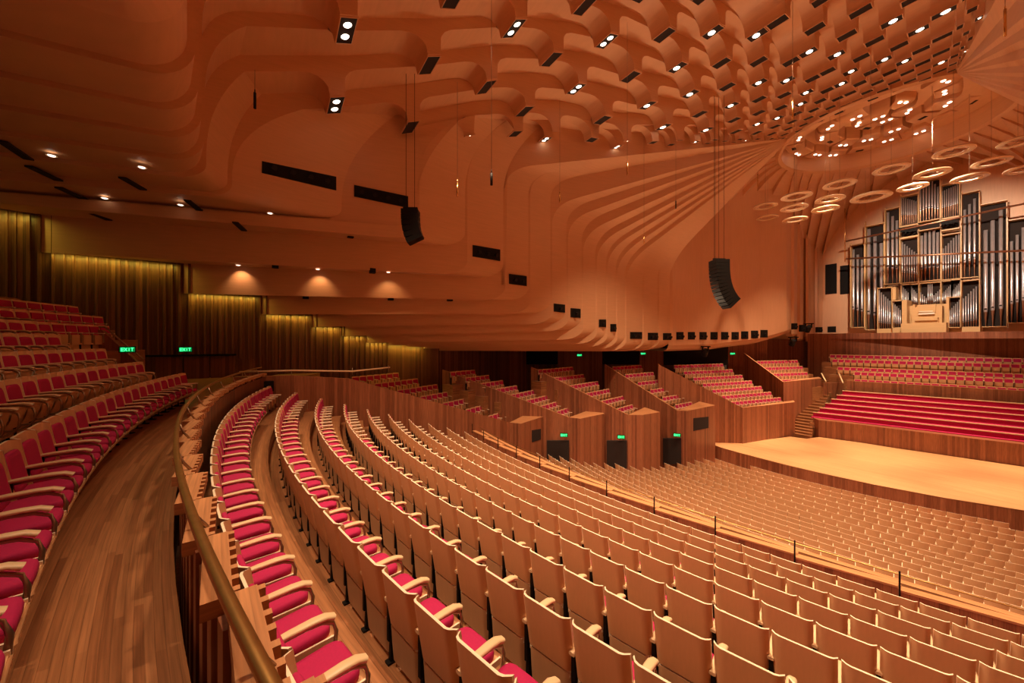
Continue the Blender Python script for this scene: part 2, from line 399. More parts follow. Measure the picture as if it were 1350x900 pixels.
# ---- light boxes on the teeth
def lens(mb, c, ax, ay, nrm, r, m=0, n=16):
    c = np.array(c); k = mb.pts([c + ax * r * math.cos(2 * math.pi * i / n) + ay * r * math.sin(2 * math.pi * i / n) for i in range(n)]); k2 = mb.pts([c + nrm * .03 + ax * r * .8 * math.cos(2 * math.pi * i / n) + ay * r * .8 * math.sin(2 * math.pi * i / n) for i in range(n)])
    for i in range(n): j = (i + 1) % n; mb.face((k + i, k + j, k2 + j, k2 + i), None, m, True)
    mb.face(tuple(k2 + i for i in range(n)), None, m)
LIT = [(458, 8), (681, 35), (451, 143), (628, 188), (747, 151), (728, 190), (775, 107), (809, 56), (859, 113), (833, 145), (810, 173), (850, 5), (895, 78), (933, 42), (978, 2), (1058, 70), (1024, 95), (992, 118), (964, 139), (1097, 56), (1196, 29), (1248, 18), (1193, 36), (1232, 75), (1196, 82), (1162, 90), (1128, 98), (1099, 107), (1072, 123), (1048, 138), (1024, 152), (1004, 166), (985, 179), (919, 177), (940, 158), (1309, 6), (1273, 66), (890, 100), (868, 145), (1007, 60)]
nlit = 0; LITPOS = []
ROWW = ['outermost', 'second outermost', 'third', 'fourth', 'fifth', 'sixth', 'seventh', 'eighth', 'ninth', 'innermost']
CANDS = []
for sgn in (1, -1):
    for j in range(0, 10):
        par = j % 2
        R0, R1 = RIB[j], RIB[j + 1]; u = min(.965, DU * (j + .5))
        lim = min(R0['sf'], R1['sf']) - 2.5
        Bs = [b for b in BOX[par] if b < lim]
        for i, b in enumerate(Bs):
            sp = (Bs[i + 1] - b) if i + 1 < len(Bs) else 5.0
            lb = min(.62, .26 * sp)
            zt = ZF - drop(b, u); zt2 = ZF - drop(b + lb, u)
            def pt(s, w_, z):
                L = (1 - w_) * (R0['pl'][0] + R0['pl'][1] * s) + w_ * (R1['pl'][0] + R1['pl'][1] * s)
                if sgn < 0: L = 2 * L0 - L
                return np.array(W(L, AF - s, z))
            c = [pt(b - .02, .04, zt), pt(b - .02, .96, zt), pt(b + lb, .96, zt2), pt(b + lb, .04, zt2)]
            cen = sum(c) / 4
            qx, qy, qd = proj(-cen[0], cen[1], cen[2] - EYE)
            if not (-40 < qx < 1390 and -40 < qy < 900 and qd > 0): continue
            CANDS.append((sgn, j, i, b, len(Bs), c, cen, qx, qy, lb))
LITSET = set()
for x, y in LIT:
    o_ = sorted((math.hypot(k[7] - x, k[8] - y), n) for n, k in enumerate(CANDS) if n not in LITSET)
    if o_ and o_[0][0] < 45: LITSET.add(o_[0][1])
if True:
    if True:
        for n_, (sgn, j, i, b, nB, c, cen, qx, qy, lb) in enumerate(CANDS):
            lit = n_ in LITSET
            near = 'left' if sgn > 0 else 'right'
            rowt = f"box, {ordinal(nB - i)} inward on {ordinal(j + 1)} coffered rib {near} of hall centre"
            t = empty('ceiling_light' if lit else 'ceiling_vent', tuple(cen), 0, ('lit ' if lit else 'dark ') + rowt, 'light' if lit else 'vent', 'lit boxes in the coffered ceiling' if lit else 'dark boxes in the coffered ceiling')
            ax = (c[1] - c[0]); wd = np.linalg.norm(ax); ax = ax / wd; ay = (c[3] - c[0]); ln = np.linalg.norm(ay); ay = ay / ln; nm = np.cross(ax, ay); nm /= np.linalg.norm(nm); nm = nm if nm[2] < 0 else -nm
            m1 = MB(); M3 = [ax, ay, nm]
            m1.box(nm * .015, (wd / 2, ln / 2, .02), 0, M3)
            m1.build('housing', [M['hollow']], t)
            m2 = MB()
            e = .035
            for q, hh in (((0, ln / 2 + .0), (wd / 2 + .02, .018, .04)), ((0, -ln / 2), (wd / 2 + .02, .018, .04)), ((wd / 2, 0), (.018, ln / 2, .04)), ((-wd / 2, 0), (.018, ln / 2, .04))):
                m2.box(ax * q[0] + ay * q[1] + nm * .02, hh, 0, M3)
            m2.build('frame', [M['ply']], t)
            if lit:
                r = min(.165, wd * .17, ln * .38)
                for q in ((-1, 1) if qx < 830 else (.3,)):
                    m3 = MB(); lens(m3, ax * q * wd * .22 + nm * .04, ax, ay, nm, r if qx < 830 else r * 1.2); m3.build('lens', [M['lampglow']], t)
                nlit += 1; LITPOS.append(cen)

# ---- crown ring over the platform
RC = (L0, 47.4); RR = 7.9
def cyl(phi, r): return (RC[0] + r * math.sin(phi), RC[1] - r * math.cos(phi))
mb = MB(); N = 72
rows = []
for rr, zz in ((RR + .25, ZF + .5), (RR + .2, ZF - .2), (RR, ZF - .35), (RR - .3, ZF - .2), (RR - .35, ZF + 1.4), (5.2, ZF + 1.9), (2.2, ZF + 2.4), (0.05, ZF + 2.5)):
    rows.append([W(*cyl(2 * math.pi * i / N, rr), zz) for i in range(N + 1)])
mb.loft(rows, 0, True); o = struct('ceiling', mb, [M['ply']]); o.data.set_sharp_from_angle(angle=math.radians(30))
k = 0
for ring, (r0, r1, n, zz) in enumerate(((5.8, 7.4, 19, ZF + .3), (3.2, 4.9, 13, ZF + .55), (.7, 2.2, 6, ZF + .9))):
    for i in range(n):
        ph = 2 * math.pi * (i + .5 * (ring % 2)) / n; dp = 2 * math.pi / n * .42; zz = zz + .22 * (i % 2)
        cen = W(*cyl(ph, (r0 + r1) / 2), zz)
        t = empty('ceiling_light', cen, 0, f"plywood lamp block, {ordinal(i + 1)} round the {['outer', 'middle', 'inner'][ring]} ring of the ceiling crown", 'light', 'lamp blocks in the round ceiling crown')
        def P3(phi, r, z): q = W(*cyl(phi, r), z); return (q[0] - cen[0], q[1] - cen[1], q[2] - cen[2])
        m1 = MB(); cr = []
        for z_, r_ in ((zz + 1.4, r1), (zz + .5, r1), (zz + .15, r1 - .12), (zz, r1 - .35), (zz, r0 + .1), (zz + .1, r0), (zz + 1.6, r0 - .05)):
            cr.append([P3(ph - dp, r_, z_), P3(ph + dp, r_, z_)])
        m1.loft(cr, 0, True)
        for sd in (-dp, dp):
            kx = m1.pts([P3(ph + sd, r_, z_) for z_, r_ in ((zz + 1.4, r1), (zz + .5, r1), (zz + .15, r1 - .12), (zz, r1 - .35), (zz, r0 + .1), (zz + .1, r0), (zz + 1.6, r0 - .05))]); m1.face(tuple(range(kx, kx + 7)), None, 0)
        b_ = m1.build('block', [M['ply']], t); b_.data.set_sharp_from_angle(angle=math.radians(40))
        if (i * 7 + ring * 3) % 4 != 0:
            for q in (-1, 1):
                rr_ = (r0 + r1) / 2 + (.3 if i % 3 else -.3); c0 = np.array(P3(ph + q * .27 / rr_, rr_, zz - .005)); m3 = MB(); lens(m3, c0, np.array((1., 0, 0)), np.array((0, 1., 0)), np.array((0, 0, -1.)), .15); m3.build('lens', [M['lampglow']], t)
        else:
            m3 = MB(); m3.box(np.array(P3(ph, (r0 + r1) / 2, zz - .01)), (.3, .16, .02), 0, [(math.cos(ph), -math.sin(ph), 0), (math.sin(ph), math.cos(ph), 0), (0, 0, 1)]); m3.build('vent_slot', [M['hollow']], t)
# gap filler between the chord of the ribs and the ring
mb = MB()
for i in range(12):
    u0, u1 = -1 + i / 6, -1 + (i + 1) / 6
    def rimA(u):
        x = HF * u; return RC[1] - math.sqrt(max(0, (RR + .2) ** 2 - x * x))
    mb.quad(W(L0 + HF * u0, AF - .1, ZF + .15), W(L0 + HF * u1, AF - .1, ZF + .15), W(L0 + HF * u1, rimA(u1), ZF + .15), W(L0 + HF * u0, rimA(u0), ZF + .15))
struct('ceiling', mb, [M['ply']])
# pleats behind the crown, down to the side and organ walls
_f = RIB[21]['sf']; BACKW = [(RIB[21]['pl'][0] + RIB[21]['pl'][1] * _f + .12, AF - _f - .5), (RIB[21]['pl'][0] + RIB[21]['pl'][1] * _f + .02, AF - _f + .02), (22.5, 38), (22.1, 43), (21.3, 48), (20.3, 52), (20.6, 55), (21.2, 58), (21.0, 61), (20.9, 64.8), (17.5, 64.8), (14, 64.8), (10.8, 64.8)]
BACKT = [RIB[21]['zc'] - .3, RIB[21]['zc'], 12.4, 16.5, 18.4, 17.6, 15.6, 14.2, 13.0, 12.7, 18.3, 20.3, 21.0]
NB = 17
def on_back(k):
    d_ = [0]
    for p, q in zip(BACKW[:-1], BACKW[1:]): d_.append(d_[-1] + math.hypot(q[0] - p[0], q[1] - p[1]))
    x = k * d_[-1]
    return (float(np.interp(x, d_, [p[0] for p in BACKW])), float(np.interp(x, d_, [p[1] for p in BACKW])), float(np.interp(x, d_, BACKT)))
for mirror in (False, True):
    mb = MB()
    for i in range(NB):
        k0, k1 = i / NB, (i + 1) / NB
        def rim(k):
            ph0 = math.atan2(HF, RC[1] - AF); ph = ph0 + (math.pi - ph0) * k
            return cyl(ph, RR + .2)
        st = .15 + .5 * min(1, i / 5)
        rows = []
        for kk, dz in ((k0, -st), (k1, 0.12)):
            a_ = rim(kk); b_ = on_back(kk); ln = []
            for q in (0, .25, .5, .75, .9, 1):
                zz = ZF + (b_[2] - ZF) * q ** 1.5 + dz * (.12 + .88 * q)
                ln.append((a_[0] + (b_[0] - a_[0]) * q, a_[1] + (b_[1] - a_[1]) * q, zz))
            if mirror: ln = [(2 * L0 - p[0], p[1], p[2]) for p in ln]
            rows.append([W(*p) for p in ln])
        mb.loft(rows, 0, False)
        if i:
            for q in range(5): mb.quad(prev[q], prev[q + 1], rows[0][q + 1], rows[0][q])
        prev = rows[1]
    struct('ceiling', mb, [M['ply']])
# ---- smooth plywood side wall and organ wall
def bot(L, A):
    px, py, d = proj(L, A, 0)
    y = lerp(px, [880, 940, 959, 1000, 1025, 1043, 1048, 1060, 1085, 1120, 1400], [463, 461, 458, 453, 446, 440, 446, 450, 453, 450, 447])
    return (450 - y) / F * d
def subdiv(path, n):
    out = []
    for p, q in zip(path[:-1], path[1:]):
        for i in range(n): out.append(tuple(p[a] + (q[a] - p[a]) * i / n for a in range(len(p))))
    return out + [tuple(path[-1])]
for mirror in (False, True):
    mb = MB(); P = subdiv([(p[0], p[1], t) for p, t in zip(BACKW[:10], BACKT[:10])], 4)
    rows = []
    for (L, A, t) in P:
        b_ = bot(L, A); cv = [(L, A, t + .35), (L, A, b_ + 1.2), (L + .02, A, b_ + .6), (L + .2, A, b_ + .2), (L + .6, A, b_), (L + 4.0, A - .5, b_ + .15)]
        if mirror: cv = [(2 * L0 - p[0], p[1], p[2]) for p in cv]
        rows.append([W(*p) for p in cv])
    mb.loft(rows, 0, False); struct('wall_left' if not mirror else 'wall_right', mb, [M['plywall']])
# small pleat fins beside the organ wall
AO = 64.8
for i, (px, zt) in enumerate(((1043, 14), (1051, 14), (1062, 13.5), (1074, 13.2), (1085, 12.8))):
    L, A, _ = bpd(px, 440, 46 + i * 1.6); t = bot(L, A)
    mb = MB(); mb.prism([(L, A), (L - .25, A + .15), (L + .1, A + 2.0), (L + .6, A + 1.8)], t, zt + 1, 0)
    struct('trim_%d' % (i + 1), mb, [M['plywall']])
mb = MB()
pw = [(21.2, AO), (17.8, AO), (14, AO), (10.8, AO), (7, AO), (3, AO), (0, AO)]
for (a, b) in zip(pw[:-1], pw[1:]):
    for z0, z1 in ((0.2, 5), (5, 10), (10, 22.5)): mb.quad(W(*a, z0), W(*b, z0), W(*b, z1), W(*a, z1))
mb.quad(W(21.2, AO, .2), W(0, AO, .2), W(0, AO - 6, .3), W(21.2, AO - 6, .3))
struct('wall_organ', mb, [M['plywall']])

# ---- battened timber wall behind the circle and behind the boxes
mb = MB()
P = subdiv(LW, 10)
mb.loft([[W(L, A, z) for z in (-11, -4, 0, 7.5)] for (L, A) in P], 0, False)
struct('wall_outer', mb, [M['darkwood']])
mb = MB()   # raised battens
u = 0
for (p, q) in zip(LW[:5], LW[1:6]):
    ln = math.hypot(q[0] - p[0], q[1] - p[1]); n = int(ln / .32)
    for i in range(n):
        k = (i + random.uniform(.3, .7)) / n; L = p[0] + (q[0] - p[0]) * k; A = p[1] + (q[1] - p[1]) * k
        ax = np.array((-(q[0] - p[0]) / ln, (q[1] - p[1]) / ln, 0)); ay = np.array((-ax[1], ax[0], 0))
        z0, z1 = -1.0 if A > -6 and A < -1 else -3, 6.8
        mb.box(np.array(W(L, A, (z0 + z1) / 2)) + np.array((.05, -.02, 0)), (random.uniform(.03, .07), .06, (z1 - z0) / 2), 0, [ax, ay, (0, 0, 1)])
struct('trim_6', mb, [M['darkwood']])
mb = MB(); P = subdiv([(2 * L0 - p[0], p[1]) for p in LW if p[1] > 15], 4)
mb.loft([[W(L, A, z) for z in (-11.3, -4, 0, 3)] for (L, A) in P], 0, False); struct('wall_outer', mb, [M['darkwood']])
# yellow grazing lamps hidden in the slot where each soffit meets the wall
for j in range(6, 17):
    a_, b_ = RIB[j], RIB[j + 1]; sa_, sb_ = wall_hit(a_['pl']), wall_hit(b_['pl'])
    pa_ = np.array((a_['pl'][0] + a_['pl'][1] * sa_, AF - sa_)); pb_ = np.array((b_['pl'][0] + b_['pl'][1] * sb_, AF - sb_)); c_ = (pa_ + pb_) / 2; wd_ = float(np.linalg.norm(pb_ - pa_)); dr = (pb_ - pa_) / wd_
    z_ = a_['zw'] - .06; ob = bpy.data.lights.new('wall_grazer_light', 'AREA'); ob.shape = 'RECTANGLE'; ob.size = wd_ * .85; ob.size_y = .08; ob.energy = 7 * wd_; ob.color = (.92, .78, .10)
    o = bpy.data.objects.new('wall_grazer_light', ob); COL.objects.link(o); lo = W(c_[0] - .32, c_[1], z_); o.location = lo
    import mathutils
    ex = mathutils.Vector((-dr[0], dr[1], 0)).normalized(); zz = mathutils.Vector((.35, 0, .94)); zz = (zz - ex * zz.dot(ex)).normalized(); ey = zz.cross(ex)
    o.rotation_euler = mathutils.Matrix((ex, ey, zz)).transposed().to_euler()

# ================================================================ FLOORS, TIERS, PARAPETS
def crow(k):   # circle rows 1..10: (L0, A0, a, ztop)
    t = (k - 1) / 9
    return (10.9 + t * 2.8, -1.05 + t * 9.1, .0152 - t * .0031, -(1.8 + .323 * (k - 1)))
def urow(k):   # upper rows behind the aisle 1..8
    return (12.0, -2.88 - .93 * (k - 1), .0145, -1.03 + .41 * (k - 1))
def srow(i):
    z = -9.7 if i <= 7 else (-9.7 + .13 * (i - 7) if i <= 13 else -8.92 + .28 * (i - 13))
    return (12.0, 31.1 - .96 * i, .0215 - .0004 * i, z)
def Aof(c, L): return c[1] + c[2] * (L - c[0]) ** 2
def tier(name, cA, offA, cB, offB, z, L1, L2, th, mat, n=44):
    mb = MB(); Ls = np.linspace(L1, L2, n)
    rows = []
    for L in Ls:
        a, b = Aof(cA, L) + offA, Aof(cB, L) + offB
        rows.append([W(L, a, z - th), W(L, a, z), W(L, b, z), W(L, b, z - th)])
    mb.loft(rows, 0, False)
    for L in (L1, L2):
        a, b = Aof(cA, L) + offA, Aof(cB, L) + offB
        mb.quad(W(L, a, z - th), W(L, b, z - th), W(L, b, z), W(L, a, z))
    return struct(name, mb, [mat])
rail = (10.9, -1.4, .0152)
AISLE = -1.98
def floor_uv_tier(*a, **k): return tier(*a, **k)
tier('floor', (12, -2.88, .0145), -.12, rail, -.02, AISLE, 26.5, -8, .8, M['floor'])
for k in range(2, 11):
    c = urow(k); tier('floor', c, -.12 if k < 10 else -2.5, urow(k - 1), -.12, c[3] - .95, {2: 16.4, 3: 16.6, 4: 16.7, 5: 21.0, 6: 22.4, 7: 22.8}.get(k, 23.0), -6, .9, M['floor'], 36)
for k in range(1, 11):
    c = crow(k); nx = crow(k + 1) if k < 10 else (c[0], c[1] + .98, c[2], 0)
    offa = -.16 if k > 1 else -.30
    tier('floor', c, offa, nx, -.16 if k < 10 else -.1, c[3] - .95, 18.6, -9, .5, M['floor'])
    # dark carpeted riser slots are the tier's own edge
for i in range(0, 22):
    c = srow(i); pv = srow(i - 1) if i else (12, 32.3, .02, 0)
    tier('floor', c, -.30, pv, -.30 if i else .9, c[3] - .95, 20.6, -6, .6 if i else .6, M['floor'], 30)
mb = MB(); mb.prism([(27.5, -1.0), (15, -1.6), (10, -3.2), (10, -14), (27.5, -14)], AISLE - 1.2, AISLE - .02); struct('floor', mb, [M['floor']])
mb = MB(); mb.prism([(34, -6), (34, 64), (-6, 64), (-6, -6)], -12.0, -11.3); struct('floor', mb, [M['floor']])

def curve_pts(c, off, La, Lb, step):
    out = []; L = La; sg = 1 if Lb > La else -1
    while (Lb - L) * sg > 0:
        m = 2 * c[2] * (L - c[0]); out.append((L, Aof(c, L) + off, m)); L += sg * step / math.sqrt(1 + m * m)
    return out
# --- curved parapet between aisle and the circle
par = empty('balcony_parapet', W(8, Aof(rail, 8), AISLE), 0, 'curved timber parapet with blocky caps and bronze handrail beside the left aisle', 'parapet')
pts = curve_pts(rail, 0, 18.3, -4, .25)
mb = MB()
rows = []
for (L, A, m) in pts:
    n_ = math.hypot(1, m); nl, na = -m / n_, 1 / n_
    rows.append([W(L + nl * x, A + na * x, z) for x, z in ((-.022, -1.075), (-.025, -1.05), (-.02, -1.034), (.02, -1.034), (.025, -1.05), (.022, -1.075), (-.022, -1.075))])
mb.loft(rows, 0, True); keep_world(mb.build('handrail', [M['brass']]), par)
bp = curve_pts(rail, 0, 18.2, -4, .155); mbb = MB()
for i, (L, A, m) in enumerate(bp):
    n_ = math.hypot(1, m); ax = np.array((-1 / n_, m / n_, 0)); ay = np.array((m / n_, 1 / n_, 0))
    o_ = .05 + .03 * (i % 2)
    mbb.box(np.array(W(L, A, -2.03)) + ay * o_, (.066, .022, .68), 0, [ax, ay, (0, 0, 1)])
keep_world(mbb.build('board_panel', [M['wood']]), par)
mbi = MB(); mbi.wallpath([(L - (-m) * .0, A + .16) for (L, A, m) in pts], -2.8, -1.45, .03); keep_world(mbi.build('backing', [M['darkwood']]), par)
cp = curve_pts(rail, 0, 17.8, -3.5, .80)
for i, (L, A, m) in enumerate(cp):
    n_ = math.hypot(1, m); ax = np.array((-1 / n_, m / n_, 0)); ay = np.array((m / n_, 1 / n_, 0))
    mc = MB()
    sk = .13
    a2 = ax * math.cos(sk) + ay * math.sin(sk); b2 = ay * math.cos(sk) - ax * math.sin(sk)
    mc.box(np.array(W(L, A, -1.33)) + ay * .085, (.405, .065, .045), 0, [a2, b2, (0, 0, 1)])
    for q in range(7): mc.box(np.array(W(L, A, -1.33)) + ay * .165 + a2 * (-.36 + q * .12), (.022, .018, .044), 0, [a2, b2, (0, 0, 1)])
    keep_world(mc.build('cap', [M['capwood']]), par)
cpb = curve_pts(rail, 0, 17.6, -3, 1.6)
for (L, A, m) in cpb:
    mc = MB(); mc.tube([W(L, A, -1.06), W(L - m * .0, A + .05, -1.2), W(L, A + .12, -1.3)], .014, 6); keep_world(mc.build('rail_bracket', [M['metal']]), par)
# --- front parapet of the circle, zig-zag panels, posts and rail
c10 = crow(10)
par = empty('balcony_parapet', W(9, Aof(c10, 9) + .85, c10[3] - .95), 0, 'zig-zag timber parapet with pale cap in front of the lowest circle row', 'parapet')
pp = curve_pts(c10, .9, 18.6, -6, 1.66)
for i in range(len(pp) - 1):
    (L1, A1, m1), (L2, A2, m2) = pp[i], pp[i + 1]
    mc = MB(); mc.wallpath([(L1, A1 - .10), (L2, A2 + .06)], -9.2, -4.98, -.14); keep_world(mc.build('panel', [M['wood']]), par)
    mc = MB(); mc.wallpath([(L1, A1 - .11), (L2, A2 + .05)], -4.98, -4.94, -.20, 0); keep_world(mc.build('cap', [M['capwood']]), par)
    mc = MB(); mc.box(W(L1, A1 - .12, -4.82), (.013, .013, .26)); keep_world(mc.build('post', [M['black']]), par)
mc = MB(); mc.tube([W(L, A + .30, -4.80) for (L, A, m) in pp], .014, 6); keep_world(mc.build('handrail', [M['brass']]), par)
mc = MB(); mc.wallpath([(L, A + .42) for (L, A, m) in pp], -5.1, -5.02, -.16, 0); keep_world(mc.build('ledge', [M['capwood']]), par)

# --- circle side wall and the six side boxes
FLB = -10.9
def pz(px, py, z): a = bpz(px, py, z); return (a[0], a[1], z)
def pL(px, py, L): return bpL(px, py, L)
SEATS = []   # (L, A, ztop, fL, fA, rowname, ordinal)
boxes = [
 dict(n='first', T=pL(462, 499, 19.0), C=[pz(671.7, 556.7, -5.5), pz(686.7, 558.3, -5.5), pz(718.3, 548.3, -5.5), pz(701.7, 541.7, -5.5)], rows=((463, 496.5), (643, 548), 24, 26.5, 7), R=(.455, .89), ns=(7, 6), pre=[(18.35, -1.5, -1.42), (18.35, .5, -1.44)], door=None, win=(701, 713, 567, 583)),
 dict(n='second', T=pz(583, 487, -2.15), C=[pz(750, 550, -5.5), pz(765, 551.7, -5.5), pz(797, 545, -5.5), pz(783, 538, -5.5)], rows=((593, 490), (733, 541.7), 28, 28.5, 8), R=(.375, .927), ns=(5, 6), pre=[], door=(721, 750, 580, 617), ex=(743.5, 573), win=None),
 dict(n='third', T=pz(700, 483.5, -2.15), C=[pz(828, 546.7, -5.5), pz(846.7, 546.7, -5.5), pz(870, 543, -5.5), pz(850, 536.7, -5.5)], rows=((709, 487), (813, 538), 31, 31, 6), R=(.241, .97), ns=(9, 6), pre=[], door=(800, 826.5, 580, 616), ex=(819, 575.5), win=None),
 dict(n='fourth', T=pz(797, 480, -2.15), C=[pz(893, 541, -5.6), pz(906, 541.5, -5.6), pz(943, 534, -5.6), pz(922, 529, -5.6)], rows=((807, 483), (889, 533), 35, 33.2, 6), R=(.058, .998), ns=(8, 7), pre=[], door=(874, 898, 577, 611), ex=(892.6, 573), win=(914, 934, 551, 568)),
 dict(n='fifth', T=pz(868, 480, -2.15), C=[pz(978, 537, -6.1), pz(979, 537.3, -6.1), pz(1048, 530, -6.1), pz(1046, 527.5, -6.0)], rows=((888, 481), (963, 529), 39, 35.2, 7), R=(-.17, .985), ns=(13, 13), pre=[], door=None, win=None),
 dict(n='sixth', T=pz(980, 465, -1.35), C=[pz(1031.7, 503, -4.25), pz(1033, 503.2, -4.25), pz(1083, 498.5, -4.2), pz(1079, 496.5, -4.2)], rows=((997, 475.5), (1028, 500), 43, 40.9, 4), R=(-.24, .97), ns=(12, 9), pre=[], door=None, win=None),
]
def exit_sign(px, py, d, wdt=.42, label='', face=None):
    L, A, z = bpd(px, py, d); n_ = math.hypot(L, A); ax = np.array((A / n_, L / n_, 0)) * 1.0
    # face the camera side
    nrm = np.array((L / n_, -A / n_, 0)); cen = np.array(W(L, A, z)) + nrm * .08
    ax = np.array((nrm[1] * -1, nrm[0], 0))
    t = empty('exit_sign', tuple(cen), 0, label, 'sign', 'green exit signs')
    hh = wdt * .22
    mb = MB(); mb.box((0, 0, 0), (wdt / 2, .03, hh), 0, [ax, nrm, (0, 0, 1)]); mb.build('panel', [M['exit']], t)
    mb = MB(); mb.box(-nrm * .035, (wdt / 2 + .03, .03, hh + .03), 0, [ax, nrm, (0, 0, 1)]); mb.build('housing', [M['black']], t)
    # letters E X I T
    mb = MB(); lw = wdt * .17; th = wdt * .022; lh = hh * .62
    def bar(x0, z0, x1, z1):
        c = ax * (x0 + x1) / 2 + np.array((0, 0, (z0 + z1) / 2)) + nrm * .034; dx, dz = x1 - x0, z1 - z0; l_ = math.hypot(dx, dz)
        e1 = (ax * dx + np.array((0, 0, dz))) / l_; e2 = np.cross(nrm, e1); mb.box(c, (l_ / 2 + th / 2, .004, th), 0, [e1, nrm, e2])
    xs = [-.33 * wdt, -.11 * wdt, .11 * wdt, .32 * wdt]; h2 = lw / 2
    x = xs[0]; bar(x - h2, -lh, x - h2, lh); [bar(x - h2, q, x + h2, q) for q in (-lh, 0, lh)]
    x = xs[1]; bar(x - h2, -lh, x + h2, lh); bar(x - h2, lh, x + h2, -lh)
    x = xs[2]; bar(x, -lh, x, lh)
    x = xs[3]; bar(x, -lh, x, lh); bar(x - h2, lh, x + h2, lh)
    mb.build('lettering', [M['exitink']], t)
    return t
for bi, b in enumerate(boxes):
    P1, P2, P3, P4 = b['C']; T = b['T']
    t = empty('seating_box', W(P2[0], P2[1], FLB), 0, f"{b['n']} timber-fronted side seating box from the circle, stepping down beside the stalls", 'seating box', 'side seating boxes')
    path = [(p[0], p[1]) for p in b['pre']] + [(T[0], T[1]), (P1[0], P1[1])]; zt = [p[2] for p in b['pre']] + [T[2], P1[2]]
    if bi == 0: pass
    mb = MB(); mb.wallpath(path, FLB - .3, zt, -.16 if True else .16, 0, 1); keep_world(mb.build('side_wall', [M['wood'], M['capwood']]), t)
    # front block
    mb = MB(); fl = FLB - .3
    mb.prism([P1[:2], P2[:2], P3[:2], P4[:2]], fl, [P1[2], P2[2], P3[2], P4[2]], 0, 1); keep_world(mb.build('front_block', [M['wood'], M['capwood']]), t)
    if b['win']:
        x0, x1, y0, y1 = b['win']
        def onface(px, py):
            r = (px - 675) / F; a, c = P2, P3
            # intersect ray with P2-P3
            fa = lambda p: (-CA * p[0] + SA * p[1]) - r * (SA * p[0] + CA * p[1])
            k = fa(a) / (fa(a) - fa(c)); L = a[0] + k * (c[0] - a[0]); A = a[1] + k * (c[1] - a[1]); d = SA * L + CA * A
            return np.array(W(L, A, (450 - py) / F * d))
        q = [onface(x0, y1), onface(x1, y1 - (y1 - y0) * .25), onface(x1, y0 - 2), onface(x0, y0)]
        nn = np.cross(q[1] - q[0], q[3] - q[0]); nn /= np.linalg.norm(nn); nn = nn if nn @ (np.array((0, 0, EYE)) - q[0]) > 0 else -nn
        mb = MB(); mb.quad(*[p + nn * .02 for p in q]); 
        for a_, b_ in zip(q, q[1:] + q[:1]): mb.quad(a_ + nn * .02, b_ + nn * .02, b_ - nn * .1, a_ - nn * .1)
        keep_world(mb.build('opening', [M['hollow']]), t)
    if b['door']:
        x0, x1, y0, y1 = b['door']
        def onwall(px, py):
            r = (px - 675) / F; a, c = T, P1
            fa = lambda p: (-CA * p[0] + SA * p[1]) - r * (SA * p[0] + CA * p[1])
            k = fa(a) / (fa(a) - fa(c)); L = a[0] + k * (c[0] - a[0]); A = a[1] + k * (c[1] - a[1]); d = SA * L + CA * A
            return np.array(W(L, A, (450 - py) / F * d)), d
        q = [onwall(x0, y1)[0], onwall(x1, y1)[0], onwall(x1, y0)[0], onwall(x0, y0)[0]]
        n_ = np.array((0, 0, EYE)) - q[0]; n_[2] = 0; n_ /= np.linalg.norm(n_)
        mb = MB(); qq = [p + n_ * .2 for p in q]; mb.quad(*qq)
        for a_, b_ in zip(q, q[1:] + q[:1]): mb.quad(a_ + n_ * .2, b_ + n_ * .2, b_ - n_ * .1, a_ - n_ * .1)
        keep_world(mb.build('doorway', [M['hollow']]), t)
        exit_sign(b['ex'][0], b['ex'][1], onwall(b['ex'][0], 575)[1] - .35, .5, f"green exit sign over the doorway in the {b['n']} side box wall", None)
    # rows
    (xa, ya), (xb, yb), Ya, Yb, nr = b['rows']; R = b['R']
    tm = MB()
    for i in range(nr):
        k = i / (nr - 1); px, py, Y = xa + (xb - xa) * k, ya + (yb - ya) * k, Ya + (Yb - Ya) * k
        L, A, z = bpd(px, py, Y); n = round(b['ns'][0] + (b['ns'][1] - b['ns'][0]) * k); Fc = (-R[1], R[0])
        for s_ in range(n):
            SEATS.append((L + R[0] * .56 * (s_ + .5), A + R[1] * .56 * (s_ + .5), z, Fc[0], Fc[1], f"{ordinal(nr - i)} row up in the {b['n']} side box", s_ + 1))
        a0, a1, f0, f1 = -.35, n * .56 + .9, .05, -.40
        pg = [(L + R[0] * x + Fc[0] * y, A + R[1] * x + Fc[1] * y) for x, y in ((a0, f0 + .6), (a1, f0 + .6), (a1, f1), (a0, f1))]
        tm.prism(pg, z - 2.6, z - .95)
    keep_world(tm.build('tiers', [M['floor']]), t)
# black control windows and exit signs high behind the boxes
for i, (x0, x1, y0, y1) in enumerate(((694, 735, 463, 480), (793, 842, 463, 480), (873, 958, 463, 481))):
    q = [bpd(x, y, 39 + i * 2) for x, y in ((x0, y1), (x1, y1), (x1, y0), (x0, y0))]
    mb = MB(); mb.wallpath([(q[0][0], q[0][1]), (q[1][0], q[1][1])], [q[0][2], q[1][2]], [q[3][2] + .8, q[2][2] + .8], .3); struct('window_%d' % (i + 1), mb, [M['black']])
for i, (xs_, d, yb) in enumerate((((640, 694), 39.5, 500), ((735, 793), 40.5, 500), ((842, 873), 42, 500), ((958, 1010), 46, 500), ((1005, 1100), 50, 505))):
    a_, b_ = bpd(xs_[0], 480, d - .2), bpd(xs_[1], 480, d + .2); mb = MB(); mb.wallpath([a_[:2], b_[:2]], (450 - yb - 20) / F * d, .3, .25); struct('wall_back', mb, [M['wood']])
